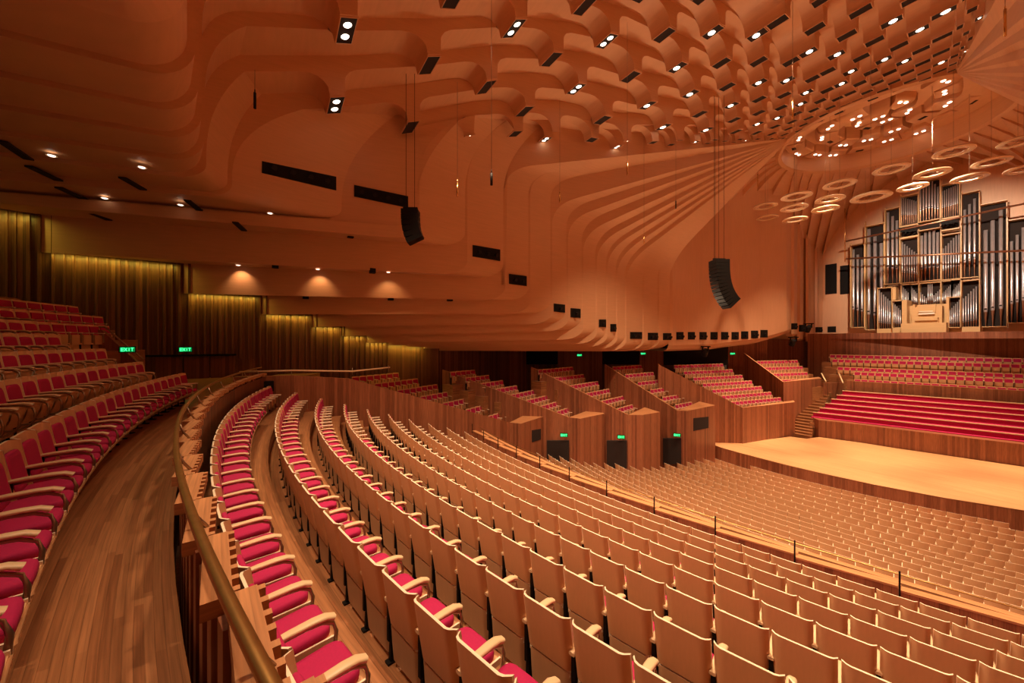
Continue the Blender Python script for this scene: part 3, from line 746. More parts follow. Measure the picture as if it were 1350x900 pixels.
for px, py, d in ((764, 468, 39.5), (848, 466, 41), (966, 466, 44)):
    exit_sign(px, py, d, .5, {764: 'green exit sign high on the panel between second and third side box', 848: 'green exit sign high on the panel above the fourth side box', 966: 'green exit sign high beside the rear of the sixth side box'}[px])
exit_sign(168, 460.5, 13.5, .38, 'green exit sign beside the sloping stair rail behind the upper left seats')
exit_sign(244.5, 460.5, 19.3, .5, 'green exit sign on the timber wall beside the dark doorway')
# side wall capping handrail and low wall box speaker
t = empty('handrail', W(18.3, 0, -1.4), 0, 'timber handrail on the low wall where the circle rows end', 'handrail')
mb = MB(); mb.tube([W(18.4, -1.3, -1.22), W(18.4, .6, -1.24), W(19.0, 3.0, -1.42), W(20.0, 5.0, -1.36)], .035, 8); keep_world(mb.build('rail', [M['arm']]), t)
for p in ((18.4, -1.2), (18.4, .5), (19.0, 3.0), (19.9, 4.9)):
    mb = MB(); mb.tube([W(*p, -1.25), W(*p, -1.6)], .012, 6); keep_world(mb.build('bracket', [M['metal']]), t)
mb = MB(); c = bpL(351, 509, 18.1); mb.box(W(18.15, c[1], c[2]), (.12, .26, .2)); 
tag(mb.build('wall_speaker', [M['black']]), 'black box speaker on the low side wall above the circle rows', 'speaker')

# ================================================================ PLATFORM, CHOIR, ORGAN
ZS = -9.4
front = [(19.9, 33.9), (17.9, 33.2), (16, 32.95), (13, 32.75), (10.8, 32.8), (8, 33.1), (5, 33.9), (2.3, 35.1), (-1, 37.0)]
back = [(-1, 48.2), (3.1, 47.4), (9.85, 46.1), (11.7, 45.95), (14.8, 45.1), (15.2, 43.3), (16.4, 42.9), (17.6, 37.6)]
mb = MB(); mb.prism(front + back, -11.2, ZS, 1, 0)
struct('floor', mb, [M['stage'], M['wood']])
mb = MB(); mb.wallpath(front, ZS - .05, ZS + .012, -.06); struct('trim_7', mb, [M['capwood']])
# choir front wall
cf = [(-1, 48.3), (3.1, 47.5), (9.85, 46.2), (11.7, 46.05), (14.9, 45.2), (15.35, 43.4)]
ct = (14.9, 45.2)
mb = MB(); mb.prism([(-1, 48.3), (3.1, 47.5), (9.85, 46.2), (11.7, 46.05), (14.9, 45.2), (15.6, 46.0), (15.3, 48.5), (-1, 52)], ZS - .3, -7.75)
struct('wall_choir', mb, [M['wood']])
def choirA(base, L): return base + .19 * (15 - L) + .012 * (L - 10.8) ** 2 - .2
PEW = []
for i in range(6):
    px, py = [(1072, 542.8), (1080.6, 536.9), (1088, 530.9), (1096, 525.3), (1103, 520), (1110.6, 514.4)][i]
    Ab = 46.6 + .9 * i; Lq, _, zz = bpA(px, py, Ab); Lend = Lq
    t = empty('choir_bench', W(Lend, Ab, zz - 1), 0, f"long magenta choir bench, {ordinal(i + 1)} tier up from the platform", 'bench', 'choir benches')
    Ls = np.linspace(Lend, -1, 24); pa = [(L, Ab + .19 * (Lend - L)) for L in Ls]
    mb = MB(); mb.wallpath(pa, zz - .62, zz - .07, -.08); keep_world(mb.build('back_cushion', [M['red']]), t)
    mb = MB(); mb.wallpath([(p[0], p[1] - .06) for p in pa], zz - .07, zz, -.16); keep_world(mb.build('top_rail', [M['arm']]), t)
    mb = MB(); mb.wallpath([(p[0], p[1] - .50) for p in pa], zz - .56, zz - .44, -.5); keep_world(mb.build('seat_cushion', [M['red']]), t)
    mb = MB(); mb.wallpath([(p[0], p[1] + .09) for p in pa], zz - 2.2, zz - .02, -.03); keep_world(mb.build('back_panel', [M['wood']]), t)
    mb = MB(); mb.prism([(Lend, Ab - .85), (-1, Ab - .85 + .19 * (Lend + 1)), (-1, Ab + .1 + .19 * (Lend + 1)), (Lend, Ab + .1)], zz - 2.4, zz - .95); struct('floor', mb, [M['floor']])
# wall between benches and choir seats
A1 = 52.3
mb = MB(); mb.wallpath([(14.75, A1), (9, A1 + 1.1), (-1, A1 + 3.0)], -7.5, -4.25, -.2, 0, 1); struct('wall_choir', mb, [M['wood'], M['capwood']])
for i, (px, py, Ab) in enumerate(((1126, 499, 53.6), (1126, 489.4, 54.6), (1104, 483, 55.6), (1097, 472.8, 56.7), (1094, 467, 57.7))):
    Lq, _, zz = bpA(px, py, Ab); n = 0; L = Lq - .28
    slope = .15
    while True:
        A = Ab + slope * (Lq - L); q = proj(L, A, zz)
        if q[0] > 1375 or n > 60: break
        SEATS.append((L, A, zz, -slope * 1.0, -1.0, f"{ordinal(i + 1)} row of the choir stalls below the organ", n + 1)); n += 1; L -= .555
    mb = MB(); mb.prism([(Lq + .6, Ab - .65), (-1, Ab - .65 + slope * (Lq + 1)), (-1, Ab + .45 + slope * (Lq + 1)), (Lq + .6, Ab + .45)], zz - 2.6, zz - .95); struct('floor', mb, [M['floor']])
mb = MB(); mb.wallpath([(20.5, 58.8), (14, 59.6), (-1, 62.0)], -6, 1.0, .2); struct('wall_choir', mb, [M['wood']])
# stairs beside the choir
t = empty('staircase', W(15.8, 44.5, ZS), 0, 'narrow timber stairs climbing between the choir benches and the sixth side box', 'stairs')
for i in range(22):
    k = i / 21; px, py = 1056 + (1098 - 1056) * (k ** 1.3), 572 - 78 * k
    L, A, z = bpd(px, py, 37.0 + 8.5 * k); mb = MB(); mb.box(W(L, A, z - .25), (.85, .22, .25)); keep_world(mb.build('step', [M['floor']]), t)
for a_, b_ in (((1083, 492, 43.0), (1089, 503, 41.5)), ((1106, 492, 43.0), (1111.5, 505, 41.2))):
    mb = MB(); mb.tube([W(*bpd(*a_)), W(*bpd(*b_))], .07, 8); keep_world(mb.build('handrail', [M['arm']]), t)
mb = MB(); P = [pz(1083, 498.5, -4.2), bpd(1096, 497, 44.5)]; mb.wallpath([P[0][:2], (P[0][0] - 1.5, P[0][1] + 4), P[1][:2]], -10, -4.7, .2); struct('wall_stair', mb, [M['wood']])

# ---- organ
t_org = empty('pipe_organ', W(10.4, AO - .6, .2), 0, 'large pipe organ of tin pipes in a pale timber case on the far wall', 'pipe organ')
AOP = AO - .9
def op(x, y, A=AOP): return bpA(1110 + x / 4.09, 230 + y / 4.09, A)
def orect(mb, x0, x1, y0, y1, A, th, m=0):
    """rectangle in the organ's plane: levels taken on its centre line so that horizontals stay level"""
    L0_, _, z0 = op(x0, y1, A); L1_, _, z1 = op(x1, y0, A); 
    _, _, zb = op((x0 + x1) / 2, y1, A); _, _, zt = op((x0 + x1) / 2, y0, A)
    mb.prism([(L0_, A), (L1_, A), (L1_, A + th), (L0_, A + th)], zb, zt, m)
    return L0_, L1_, zb, zt
fields = [ # x0,x1,ytop,ybot, [(x,ytop)], w, mouth frac, name
 (48, 118, 378, 822, [(62, 405), (85, 432), (108, 458)], 15, .25),
 (126, 224, 272, 834, [(145, 295), (178, 335), (212, 370)], 21, .17),
 (232, 308, 184, 587, [(248, 205), (273, 225), (296, 248)], 16, .24),
 (315, 408, 112, 270, [(322 + 11 * i, 122 + 3 * i) for i in range(8)], 7, .4),
 (415, 526, 30, 245, [(424 + 15.5 * i, 66 - 14 * min(i, 6 - i)) for i in range(7)], 11, .32),
 (535, 631, 48, 228, [(542 + 11.5 * i, 90 - 5 * i) for i in range(8)], 7, .4),
 (315, 408, 342, 580, [(325 + 13 * i, 366 + 10 * i) for i in range(7)], 9, .28),
 (415, 530, 296, 570, [(430, 330), (450, 310), (473, 280), (495, 292), (516, 312)], 17, .27),
 (538, 637, 322, 562, [(546 + 14 * i, 398 - 14 * i) for i in range(7)], 10, .3),
 (645, 738, 96, 552, [(662, 190), (688, 160), (715, 130)], 17, .24),
 (745, 886, 152, 818, [(775, 300), (813, 248), (857, 192)], 27, .17),
 (895, 1010, 240, 797, [(915, 360), (945, 325), (977, 285)], 20, .25),
 (1020, 1110, 330, 797, [(1037, 430), (1062, 400), (1090, 372)], 17, .25),
 (320, 366, 594, 702, [(325 + 8 * i, 600 + 9 * i) for i in range(5)], 6, .25),
 (370, 412, 592, 706, [(374 + 7.5 * i, 604 + 9 * i) for i in range(5)], 6, .25),
 (418, 530, 584, 700, [(424 + 10.3 * i, 655 - (55 if 3 < i < 7 else 0) + (10 * i if i <= 3 else (abs(i - 5) * 4 if i < 7 else -10 * (i - 6) + 25)) - 20) for i in range(11)], 7, .2),
 (537, 588, 575, 696, [(542 + 8.5 * i, 640 - 9 * i) for i in range(6)], 6, .25),
 (592, 638, 568, 690, [(596 + 8 * i, 628 - 10 * i) for i in range(6)], 6, .25),
]
wing = [ # projecting lower wings
 (193, 266, 612, 830, [(201 + 11.5 * i, 625 + 11 * i) for i in range(6)], 8, .18, 1.2),
 (272, 323, 682, 824, [(277 + 9.5 * i, 690 + 10 * i) for i in range(5)], 6, .2, 1.9),
 (577, 637, 662, 822, [(583 + 10 * i, 730 - 11 * i) for i in range(6)], 6, .2, 1.9),
 (645, 739, 572, 820, [(654 + 14 * i, 668 - 13 * i) for i in range(6)], 9, .18, 1.2)]
pipes = []
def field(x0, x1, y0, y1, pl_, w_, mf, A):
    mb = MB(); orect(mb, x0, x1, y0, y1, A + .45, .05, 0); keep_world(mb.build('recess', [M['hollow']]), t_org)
    mb = MB(); e = 4
    a = orect(mb, x0 - e, x0, y0 - e, y1 + e, A - .35, .85); orect(mb, x1, x1 + e, y0 - e, y1 + e, A - .35, .85); orect(mb, x0 - e, x1 + e, y0 - e, y0, A - .35, .85); orect(mb, x0 - e, x1 + e, y1, y1 + e, A - .35, .85)
    keep_world(mb.build('case_frame', [M['case']]), t_org)
    xm = (x0 + x1) / 2; _, _, zb = op(xm, y1, A)
    for (x, yt) in pl_:
        L, _, _ = op(x, yt, A); _, _, zt = op(xm + (x - xm) * 1.0, yt, A); zt = min(zt, op(xm, y0 + 4, A)[2])
        r = abs(op(x + w_ / 2, yt, A)[0] - op(x - w_ / 2, yt, A)[0]) / 2 * .94
        pipes.append(((zt - zb) * r, L, A, zb, zt, r, mf))
for f in fields: field(*f, AOP)
for f in wing: field(*f[:7], AOP - f[7])
pipes.sort(key=lambda p: -p[0])
def pipe_mesh(mb, L, A, zb, zt, r, mf, n=12):
    h = zt - zb; zf = zb + h * mf
    prof = [(zb, r * .22), (zf - .02 * h, r * .9), (zf, r * 1.0), (zf + .01, r), (zt, r)]
    base = len(mb.v); rings = []
    for z, rr in prof: rings.append(mb.pts([W(L + rr * math.cos(2 * math.pi * i / n), A + rr * math.sin(2 * math.pi * i / n), z) for i in range(n)]))
    for k in range(len(rings) - 1):
        for i in range(n):
            j = (i + 1) % n; mb.face((rings[k] + i, rings[k] + j, rings[k + 1] + j, rings[k + 1] + i), None, 1 if k < 1 else 0, True)
    mb.face(tuple(rings[-1] + i for i in range(n)), None, 0)
    # mouth
    mb.box(W(L, A - r * .98, zf + r * .7), (r * .62, .02, r * .5), 2)
    mb.box(W(L, A - r * 1.05, zf + r * 1.3), (r * .7, .02, r * .12), 0)
rest = MB()
for i, p in enumerate(pipes):
    if i < 95:
        mb = MB(); pipe_mesh(mb, *p[1:]); keep_world(mb.build('pipe', [M['tin'], M['copperfoot'], M['hollow']]), t_org)
    else: pipe_mesh(rest, *p[1:], n=8)
ro = rest.build('small_pipe', [M['tin'], M['copperfoot'], M['hollow']]); ro['kind'] = 'stuff'; keep_world(ro, t_org)
# horizontal trumpets
for (x0, x1, y0, y1) in ((315, 408, 278, 332), (535, 631, 236, 292)):
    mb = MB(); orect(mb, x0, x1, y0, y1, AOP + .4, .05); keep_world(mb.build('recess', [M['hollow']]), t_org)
    mb = MB(); orect(mb, x0 - 3, x1 + 3, y0 - 5, y0, AOP - .35, .8); orect(mb, x0 - 3, x1 + 3, y1, y1 + 6, AOP - .35, .8); keep_world(mb.build('case_frame', [M['case']]), t_org)
    for i in range(8):
        L, _, z = op(x0 + 8 + i * (x1 - x0 - 16) / 7, (y0 + y1) / 2 + 12 * (i % 2) - 6, AOP)
        mb = MB(); mb.tube([W(L, AOP + .4, z), W(L, AOP - .4, z), W(L, AOP - .8, z)], [.04, .07, .16], 8); keep_world(mb.build('trumpet', [M['black']]), t_org)
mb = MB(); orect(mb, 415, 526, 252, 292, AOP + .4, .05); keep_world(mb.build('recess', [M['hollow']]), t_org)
# wings' side cheeks, base and tribune with console
for q_ in ((188, 272, 830, 876, AOP - 1.65, 1.6), (562, 745, 822, 874, AOP - 1.65, 1.6), (272, 318, 824, 872, AOP - 2.3, 2.2)):
    mb = MB(); orect(mb, *q_); keep_world(mb.build('base', [M['case']]), t_org)
for q_ in ((323, 350, 676, 824, AOP - 2.2, 2.2), (562, 575, 660, 824, AOP - 2.2, 2.2), (266, 290, 606, 676, AOP - 1.3, 1.2)):
    mb = MB(); orect(mb, *q_); keep_world(mb.build('cheek', [M['case']]), t_org)
mb = MB(); orect(mb, 318, 562, 800, 862, AOP - 3.3, 3.3); keep_world(mb.build('tribune', [M['case']]), t_org)
mb = MB(); orect(mb, 375, 540, 712, 800, AOP - 2.2, .9); orect(mb, 382, 392, 700, 720, AOP - 2.25, 1); orect(mb, 395, 515, 772, 786, AOP - 2.9, .8); orect(mb, 380, 520, 780, 802, AOP - 2.6, .7); orect(mb, 408, 505, 700, 742, AOP - 2.35, .3); keep_world(mb.build('console', [M['case']]), t_org)
mb = MB(); orect(mb, 412, 500, 745, 754, AOP - 2.5, .2); orect(mb, 415, 490, 735, 740, AOP - 2.4, .2); keep_world(mb.build('keyboard', [M['edge']]), t_org)
mb = MB(); orect(mb, 350, 562, 704, 800, AOP - .9, .4); keep_world(mb.build('screen_panel', [M['case']]), t_org)
mb = MB(); c = op(468, 872, AOP - 3); mb.tube([W(c[0], c[1], c[2] + .1), W(c[0], c[1], c[2] - .35)], .2, 10); tag(mb.build('stage_camera', [M['black']]), 'small black camera hanging under the organ tribune', 'camera')
# side openings in the organ wall
for i, (x0, x1, y0, y1) in enumerate(((1088, 1103, 347, 388), (1107.5, 1119.5, 349, 388), (1091, 1102, 430, 438))):
    a_, b_ = bpA(x0, y1, AO - .05), bpA(x1, y0, AO - .05)
    mb = MB(); mb.prism([(a_[0], AO - .06), (b_[0], AO - .06), (b_[0], AO + .1), (a_[0], AO + .1)], a_[2], b_[2]); struct('window_%d' % (i + 4), mb, [M['black']])
# shadow bands across the organ pipes, modelled as solid brown bars
for k_, (y1, y2) in enumerate(((318, 268), (341, 330))):
    t = empty('organ_shadow_band', W(15, AO - 3, 10), 0, ['upper', 'lower'][k_] + ' brown shadow band across the organ pipes, modelled as a bar', 'bar')
    mb = MB(); a_ = bpA(1115, y1, AO - 3.2); b_ = bpA(1352, y2, AO - 3.2); mb.tube([W(*a_), W(*b_)], .10, 8); keep_world(mb.build('bar', [M['copperfoot']]), t)

# ================================================================ SEATS
def bez(p0, p1, p2, n): return [tuple((1 - k) ** 2 * a + 2 * k * (1 - k) * b + k * k * c for a, b, c in zip(p0, p1, p2)) for k in [i / n for i in range(n + 1)]]
HW = .268
def shell_sheet(mb, zs, ys, hw, wing, th, n=10, m=0, me=1, crn=.05):
    """curved plywood sheet standing across x, wings bent forward; rounded upper corners; pale edges"""
    F_, B_ = [], []
    for r, (z, y) in enumerate(zip(zs, ys)):
        rf, rb = [], []
        for i in range(n + 1):
            x = -hw + 2 * hw * i / n; q = abs(x) / hw
            yy = y + wing * max(0, (q - .80) / .20) ** 1.6
            zz = z - (0.012 * max(0, (q - .85) / .15) ** 2 if r == len(zs) - 1 else 0)
            rf.append((x, yy, zz)); rb.append((x * 1.0, yy - th, zz))
        F_.append(rf); B_.append(rb)
    mb.loft(F_, m, True); mb.loft(B_[::-1], m, True)
    for a, b in ((F_[-1], B_[-1]), (F_[0], B_[0])):
        for i in range(n): mb.quad(a[i], a[i + 1], b[i + 1], b[i], me)
    for s_ in (0, n):
        for r in range(len(zs) - 1): mb.quad(F_[r][s_], F_[r + 1][s_], B_[r + 1][s_], B_[r][s_], me)
def pillow(mb, c, h, axes=None, m=0, n=6, puff=.35):
    """soft cushion: superellipse block"""
    A3 = np.array(axes) if axes is not None else np.eye(3); rows = []
    for zz, sc_ in ((-1, .90), (-.75, .98), (0, 1.0), (.55, .98), (.88, .9), (1, .74)):
        ring = []
        for i in range(4 * n + 1):
            a = 2 * math.pi * i / (4 * n) + math.pi / 4; ca, sa_ = math.cos(a), math.sin(a)
            e = .38; x = math.copysign(abs(ca) ** e, ca); y = math.copysign(abs(sa_) ** e, sa_)
            q = np.array((x * h[0] * sc_, y * h[1] * sc_, zz * h[2])) @ A3; ring.append(tuple(np.array(c) + q))
        rows.append(ring)
    mb.loft(rows, m, True); k = mb.pts(rows[-1][:-1]); mb.face(tuple(range(k, k + 4 * n)), None, m, True)
    k = mb.pts(rows[0][:-1]); mb.face(tuple(range(k, k + 4 * n))[::-1], None, m, True)
def seat_parts():
    P = {}
    mb = MB(); shell_sheet(mb, [.43, .55, .70, .84, .95], [.085, .065, .038, .015, 0], HW, .065, .022, n=16); P['backrest'] = (mb, ['shell', 'edge'])
    mb = MB(); shell_sheet(mb, [.06, .23, .405], [.118, .102, .090], HW - .004, .06, .018, n=12); P['lower_panel'] = (mb, ['shell', 'edge'])
    mb = MB(); t_ = .165; ax = [(1, 0, 0), (0, -math.sin(t_), math.cos(t_)), (0, math.cos(t_), math.sin(t_))]
    pillow(mb, (0, .083, .66), (.238, .212, .026), ax, 0); P['back_cushion'] = (mb, ['red'])
    mb = MB(); pillow(mb, (0, .31, .435), (.215, .22, .045), [(1, 0, 0), (0, 1, .06), (0, -.06, 1)], 0); P['seat_cushion'] = (mb, ['red'])
    mb = MB()
    fr = [[(x, y, z) for x in (-.235, -.15, 0, .15, .235)] for y, z in ((.09, .36), (.3, .345), (.48, .37), (.545, .40), (.545, .425))]
    mb.loft(fr, 0, True)
    mb.box((0, .31, .385), (.232, .215, .018), 0); mb.box((-.232, .31, .395), (.008, .22, .028), 1); mb.box((.232, .31, .395), (.008, .22, .028), 1); P['seat_pan'] = (mb, ['shell', 'edge'])
    # armrest on the chair's right side, bracket loop
    mb = MB(); x0 = .28
    path = [(x0, .05, .625), (x0, .2, .637), (x0, .36, .642), (x0, .45, .635), (x0, .505, .608)]
    rows = []
    for i, p in enumerate(path):
        wv = (.030, .036, .040, .040, .034)[i]; h = .016
        rows.append([(p[0] + a * wv, p[1] + (0 if i < 4 else b * .012), p[2] + b * h) for a, b in ((-1, -.6), (-1, .5), (-.6, 1), (.6, 1), (1, .5), (1, -.6), (.6, -1), (-.6, -1), (-1, -.6))])
    mb.loft(rows, 0, True)
    for r in (rows[0], rows[-1]): k = mb.pts(r[:-1]); mb.face(tuple(range(k, k + 8)), None, 0)
    P['armrest'] = (mb, ['arm'])
    mb = MB()
    loop = [(x0, .08, .605), (x0, .30, .612), (x0, .42, .60), (x0, .50, .56), (x0, .525, .48), (x0, .515, .38), (x0, .47, .30), (x0, .38, .255), (x0, .26, .24), (x0, .14, .25)]
    mb.tube(loop, .016, 8, 0); P['arm_bracket'] = (mb, ['metal'])
    mb = MB(); mb.box((x0, .14, .14), (.022, .05, .14), 0, taper=.8); mb.box((x0, .16, .01), (.035, .10, .01), 0); mb.tube([(x0 - .04, .13, .33), (x0 + .04, .13, .33)], .03, 8); mb.box((x0, .10, .42), (.018, .028, .2), 0); P['pedestal'] = (mb, ['black'])
    return P
# list every seat of the rows
for k in range(1, 11):
    c = crow(k); L = {1: 17.8}.get(k, 17.85 - .03 * k); n = 0
    cpx = curve_pts(c, 0, L, -9, .56)
    for (L, A, m) in cpx:
        n += 1; q = proj(L, A, c[3]); q2 = proj(L, A + .5, c[3] - .5)
        if q[2] < .8: continue
        if max(q[0], q2[0]) < -30 or min(q[0], q2[0]) > 1390 or min(q[1], q2[1]) > 960: continue
        nn = math.hypot(1, m); SEATS.append((L, A, c[3], -m / nn, 1 / nn, f"{ordinal(k)} circle row in front of the curved parapet", n))
for k in range(1, 8):
    c = urow(k); Ls = {1: 15.9, 2: 15.6, 3: 15.9, 4: 15.9, 5: 20.2, 6: 21.6, 7: 22.0}[k]; n = 0
    for (L, A, m) in curve_pts(c, 0, Ls, 0, .56):
        n += 1; q = proj(L, A, c[3]); q2 = proj(L, A + .5, c[3] - .4)
        if q[2] < .8 or max(q[0], q2[0]) < -40: continue
        if q2[0] > 300: continue
        if k == 5 and n > 4 and False: continue
        nn = math.hypot(1, m); SEATS.append((L, A, c[3], -m / nn, 1 / nn, f"{ordinal(k)} row up behind the side aisle", n))
SL = [14.4, 16.9, 17.4, 17.6, 17.9, 17.9, 18.5, 18.7, 18.9, 19.1, 19.2, 19.4, 19.6, 19.8, 19.9, 20.1, 20.2, 20.2, 20.2]
for i in range(0, 19):
    c = srow(i); n = 0
    for (L, A, m) in curve_pts(c, 0, SL[i], 0, .56):
        if i == 0 and L < 2.7: break
        n += 1; q = proj(L, A, c[3])
        if q[0] > 1380: continue
        # hidden behind the front parapet of the circle
        nn = math.hypot(1, m); SEATS.append((L, A, c[3], -m / nn, 1 / nn, f"{ordinal(i + 1)} stalls row from the platform", n))
def dcam(s): return SA * s[0] + CA * s[1]
SEATS.sort(key=dcam)
PARTS = seat_parts()
meshes = {k: v[0].mesh(k, [M[x] for x in v[1]]) for k, v in PARTS.items()}
tipped = {}
for k in ('seat_cushion', 'seat_pan'):
    mb_ = PARTS[k][0]; a = math.radians(72); V_ = np.array(mb_.v); y, z = V_[:, 1] - .13, V_[:, 2] - .40
    y = y * .80; V_[:, 1] = .13 + y * math.cos(a) - z * math.sin(a) + .05; V_[:, 2] = .265 + y * math.sin(a) + z * math.cos(a); keep_ = mb_.v; mb_.v = [tuple(q) for q in V_]
    tipped[k] = mb_.mesh(k, [M[x] for x in PARTS[k][1]]); mb_.v = keep_
# mirrored left armrest end caps are not needed: neighbours share the arm
proto = None
seat_lab = {}
for idx, s in enumerate(SEATS[:300]):
    L, A, z, fL, fA, rown, n = s
    lab = f"{ordinal(n)} red seat from the side wall, {rown}"
    o = empty('theatre_seat', W(L, A, z - .95), math.atan2(fL, fA), lab, 'seat', 'birch and magenta theatre seats')
    if proto is None:
        proto = []
        for k, me in meshes.items():
            p = bpy.data.objects.new(k, me); COL.objects.link(p); p.parent = o; proto.append(p)
    else:
        up_ = 'behind the side aisle' in rown and not rown.startswith('first')
        for p0 in proto:
            p = p0.copy(); COL.objects.link(p); p.parent = o
            if up_ and p0.data.name.split('.')[0] in tipped: p.data = tipped[p0.data.name.split('.')[0]]
# the remaining far seats as one object
def low_seat():
    mb = MB()
    shell_sheet(mb, [.42, .7, .95], [.085, .038, 0], HW, .055, .02, n=4, m=0, me=1)
    shell_sheet(mb, [.08, .405], [.115, .09], HW - .012, .04, .02, n=2, m=0, me=1)
    t_ = .165; mb.box((0, .088, .675), (.228, .026, .205), 2, [(1, 0, 0), (0, math.cos(t_), math.sin(t_)), (0, -math.sin(t_), math.cos(t_))])
    mb.box((0, .155, .42), (.215, .035, .15), 2); mb.box((0, .21, .40), (.235, .02, .17), 0)
    mb.box((.28, .28, .632), (.038, .23, .016), 1)
    mb.box((.28, .48, .45), (.016, .02, .16), 3); mb.box((.28, .12, .25), (.022, .06, .25), 4)
    return mb
lo = low_seat(); V = np.array(lo.v); nv = len(V); big = MB()
allv = []
for q, s in enumerate(SEATS[300:]):
    L, A, z, fL, fA, _, _ = s; a = math.atan2(fL, fA); ca, sa_ = math.cos(a), math.sin(a)
    R = np.stack([V[:, 0] * ca - V[:, 1] * sa_, V[:, 0] * sa_ + V[:, 1] * ca, V[:, 2]], 1) + np.array(W(L, A, z - .95))
    allv.append(R); off = q * nv
    big.f.extend([tuple(i + off for i in f) for f in lo.f]); big.uv.extend(lo.uv); big.m.extend(lo.m); big.sm.extend(lo.sm)
big.v = np.concatenate(allv).tolist()
tag(big.build('theatre_seat_rows', [M['shell'], M['edge'], M['red'], M['metal'], M['black']]), 'rows of birch seats filling the stalls, side boxes and choir beyond the circle', 'seats', None, 'stuff')
print('SEATS', len(SEATS), 'lit', nlit)
# carpet-dark risers between circle rows come from shade; add thin bronze nosing lamps at row ends is unneeded

# ================================================================ HANGING THINGS AND SMALL FITTINGS
def cloud(px, py, wpx, i, faint=False):
    D = 2.1; d = D * math.sqrt(F * F + (px - 675) ** 2) / wpx
    L, A, z = bpd(px, py, d); cen = W(L, A, z)
    t = empty('acoustic_cloud', cen, 0, CL[i], 'reflector', 'clear acrylic ring reflectors over the platform')
    R = D / 2; mb = MB(); n = 40
    prof = [(R, 0), (R - .05, .09), (R - .20, .13), (R - .36, .07), (R - .40, -.02), (R - .3, -.06), (R - .08, -.06), (R, 0)]
    rows = [[(r * math.cos(2 * math.pi * k / n), r * math.sin(2 * math.pi * k / n), z_) for r, z_ in prof] for k in range(n + 1)]
    mb.loft(rows, 0, True); mb.build('ring', [M['acrylic']], t)
    mb = MB(); mb.tube([(R * .97 * math.cos(2 * math.pi * k / n), R * .97 * math.sin(2 * math.pi * k / n), 0) for k in range(n)], .03, 6, closed=True); mb.tube([(R * .6 * math.cos(2 * math.pi * k / n), R * .6 * math.sin(2 * math.pi * k / n), 0) for k in range(n)], .025, 6, closed=True)
    mb.build('rim', [M['edge']], t)
    mb = MB()
    for a in (0, 2.1, 4.2): mb.tube([(0, 0, .05), (R * .6 * math.cos(a), R * .6 * math.sin(a), 0)], .014, 5)
    mb.tube([(0, 0, 0), (0, 0, max(.5, ZF - z + .3))], .009, 4); mb.build('suspension_wire', [M['wire']], t)
CLP = [(1107, 243, 47), (1175, 223, 53), (1257, 200, 61), (1307, 214, 59), (1229, 229, 54), (1278, 235, 55), (1148, 260, 58), (1203, 247, 45), (1342, 187, 62), (1350, 223, 60), (1050, 259, 43), (1094, 263, 42), (1047, 274, 38), (1088, 276, 39), (1048, 290, 35), (1009, 272, 33), (1012, 287, 30)]
CL = ['glowing acrylic ring, left one of the middle tier over the platform', 'glowing acrylic ring left of the two rings above the organ', 'glowing acrylic ring highest before the ceiling crown', 'large glowing acrylic ring upper right above the organ', 'glowing acrylic ring directly over the top of the organ', 'glowing acrylic ring overlapping the organ case top at right', 'wide glowing acrylic ring beside the left organ tower', 'small glowing acrylic ring touching the organ case top', 'acrylic ring cut by the picture edge, upper of two', 'acrylic ring cut by the picture edge, lower of two', 'acrylic ring topmost in the stack of three near the side wall', 'acrylic ring upper of the pair beside the stack of three', 'acrylic ring middle one in the stack of three near the side wall', 'acrylic ring lower of the pair beside the stack of three', 'acrylic ring lowest in the stack of three near the side wall', 'faint acrylic ring farthest left, upper of two', 'faint acrylic ring farthest left, lower of two']
for i, (x, y, w_) in enumerate(CLP): cloud(x, y, w_, i)

def line_array(px, y0, y1, d, n, wdt, dep, h, bend, lab, wires=((-.2, 0), (.2, 0)), ztop=17):
    L, A, z = bpd(px, y0, d); n_ = math.hypot(L, A); base = W(L, A, z)
    fx = np.array((-.85, .5, 0)); fx /= np.linalg.norm(fx); sd_ = 1     # facing into the hall
    sx = np.array((fx[1], -fx[0], 0))
    t = empty('line_array_speaker', base, 0, lab, 'speaker')
    p = np.array((0., 0, 0)); ang = 0
    mb = MB(); mb.box((0, 0, .08), (wdt * .45, .05, .05), 0, [sx, fx, (0, 0, 1)]); mb.build('flying_frame', [M['black']], t)
    for i in range(n):
        a = bend * (i / (n - 1)) ** 1.7; up = np.array((0, 0, 1.)) * math.cos(a) - sx * sd_ * math.sin(a); ff = fx; s2 = sx * math.cos(a) + np.array((0, 0, 1.)) * sd_ * math.sin(a)
        c = p - up * h / 2
        mb = MB(); mb.box(c, (wdt / 2, dep / 2, h * .47), 0, [s2, ff, up]); mb.box(c - s2 * sd_ * -(wdt / 2 + .01), (.02, dep * .44, h * .36), 1, [s2, ff, up]); mb.build('cabinet', [M['black'], M['blackmesh']], t)
        p = p - up * h
    mb = MB()
    for wx, wy in wires: q = sx * wx + fx * wy; mb.tube([q + np.array((0, 0, .05)), q + np.array((0, 0, ztop - z))], .012, 5)
    mb.build('cable', [M['black']], t)
line_array(948, 343, 405, 26, 14, .95, .95, .235, .75, 'large black curved line-array speaker hanging before the plywood side wall', ((-.35, 0), (.35, 0), (.1, .2), (-.1, .3)), 17.2)
line_array(541, 277, 320, 17.5, 6, .75, .55, .25, .45, 'small black line-array speaker hanging beside the left ceiling slot', ((-.2, 0), (.2, 0)), 12.6)
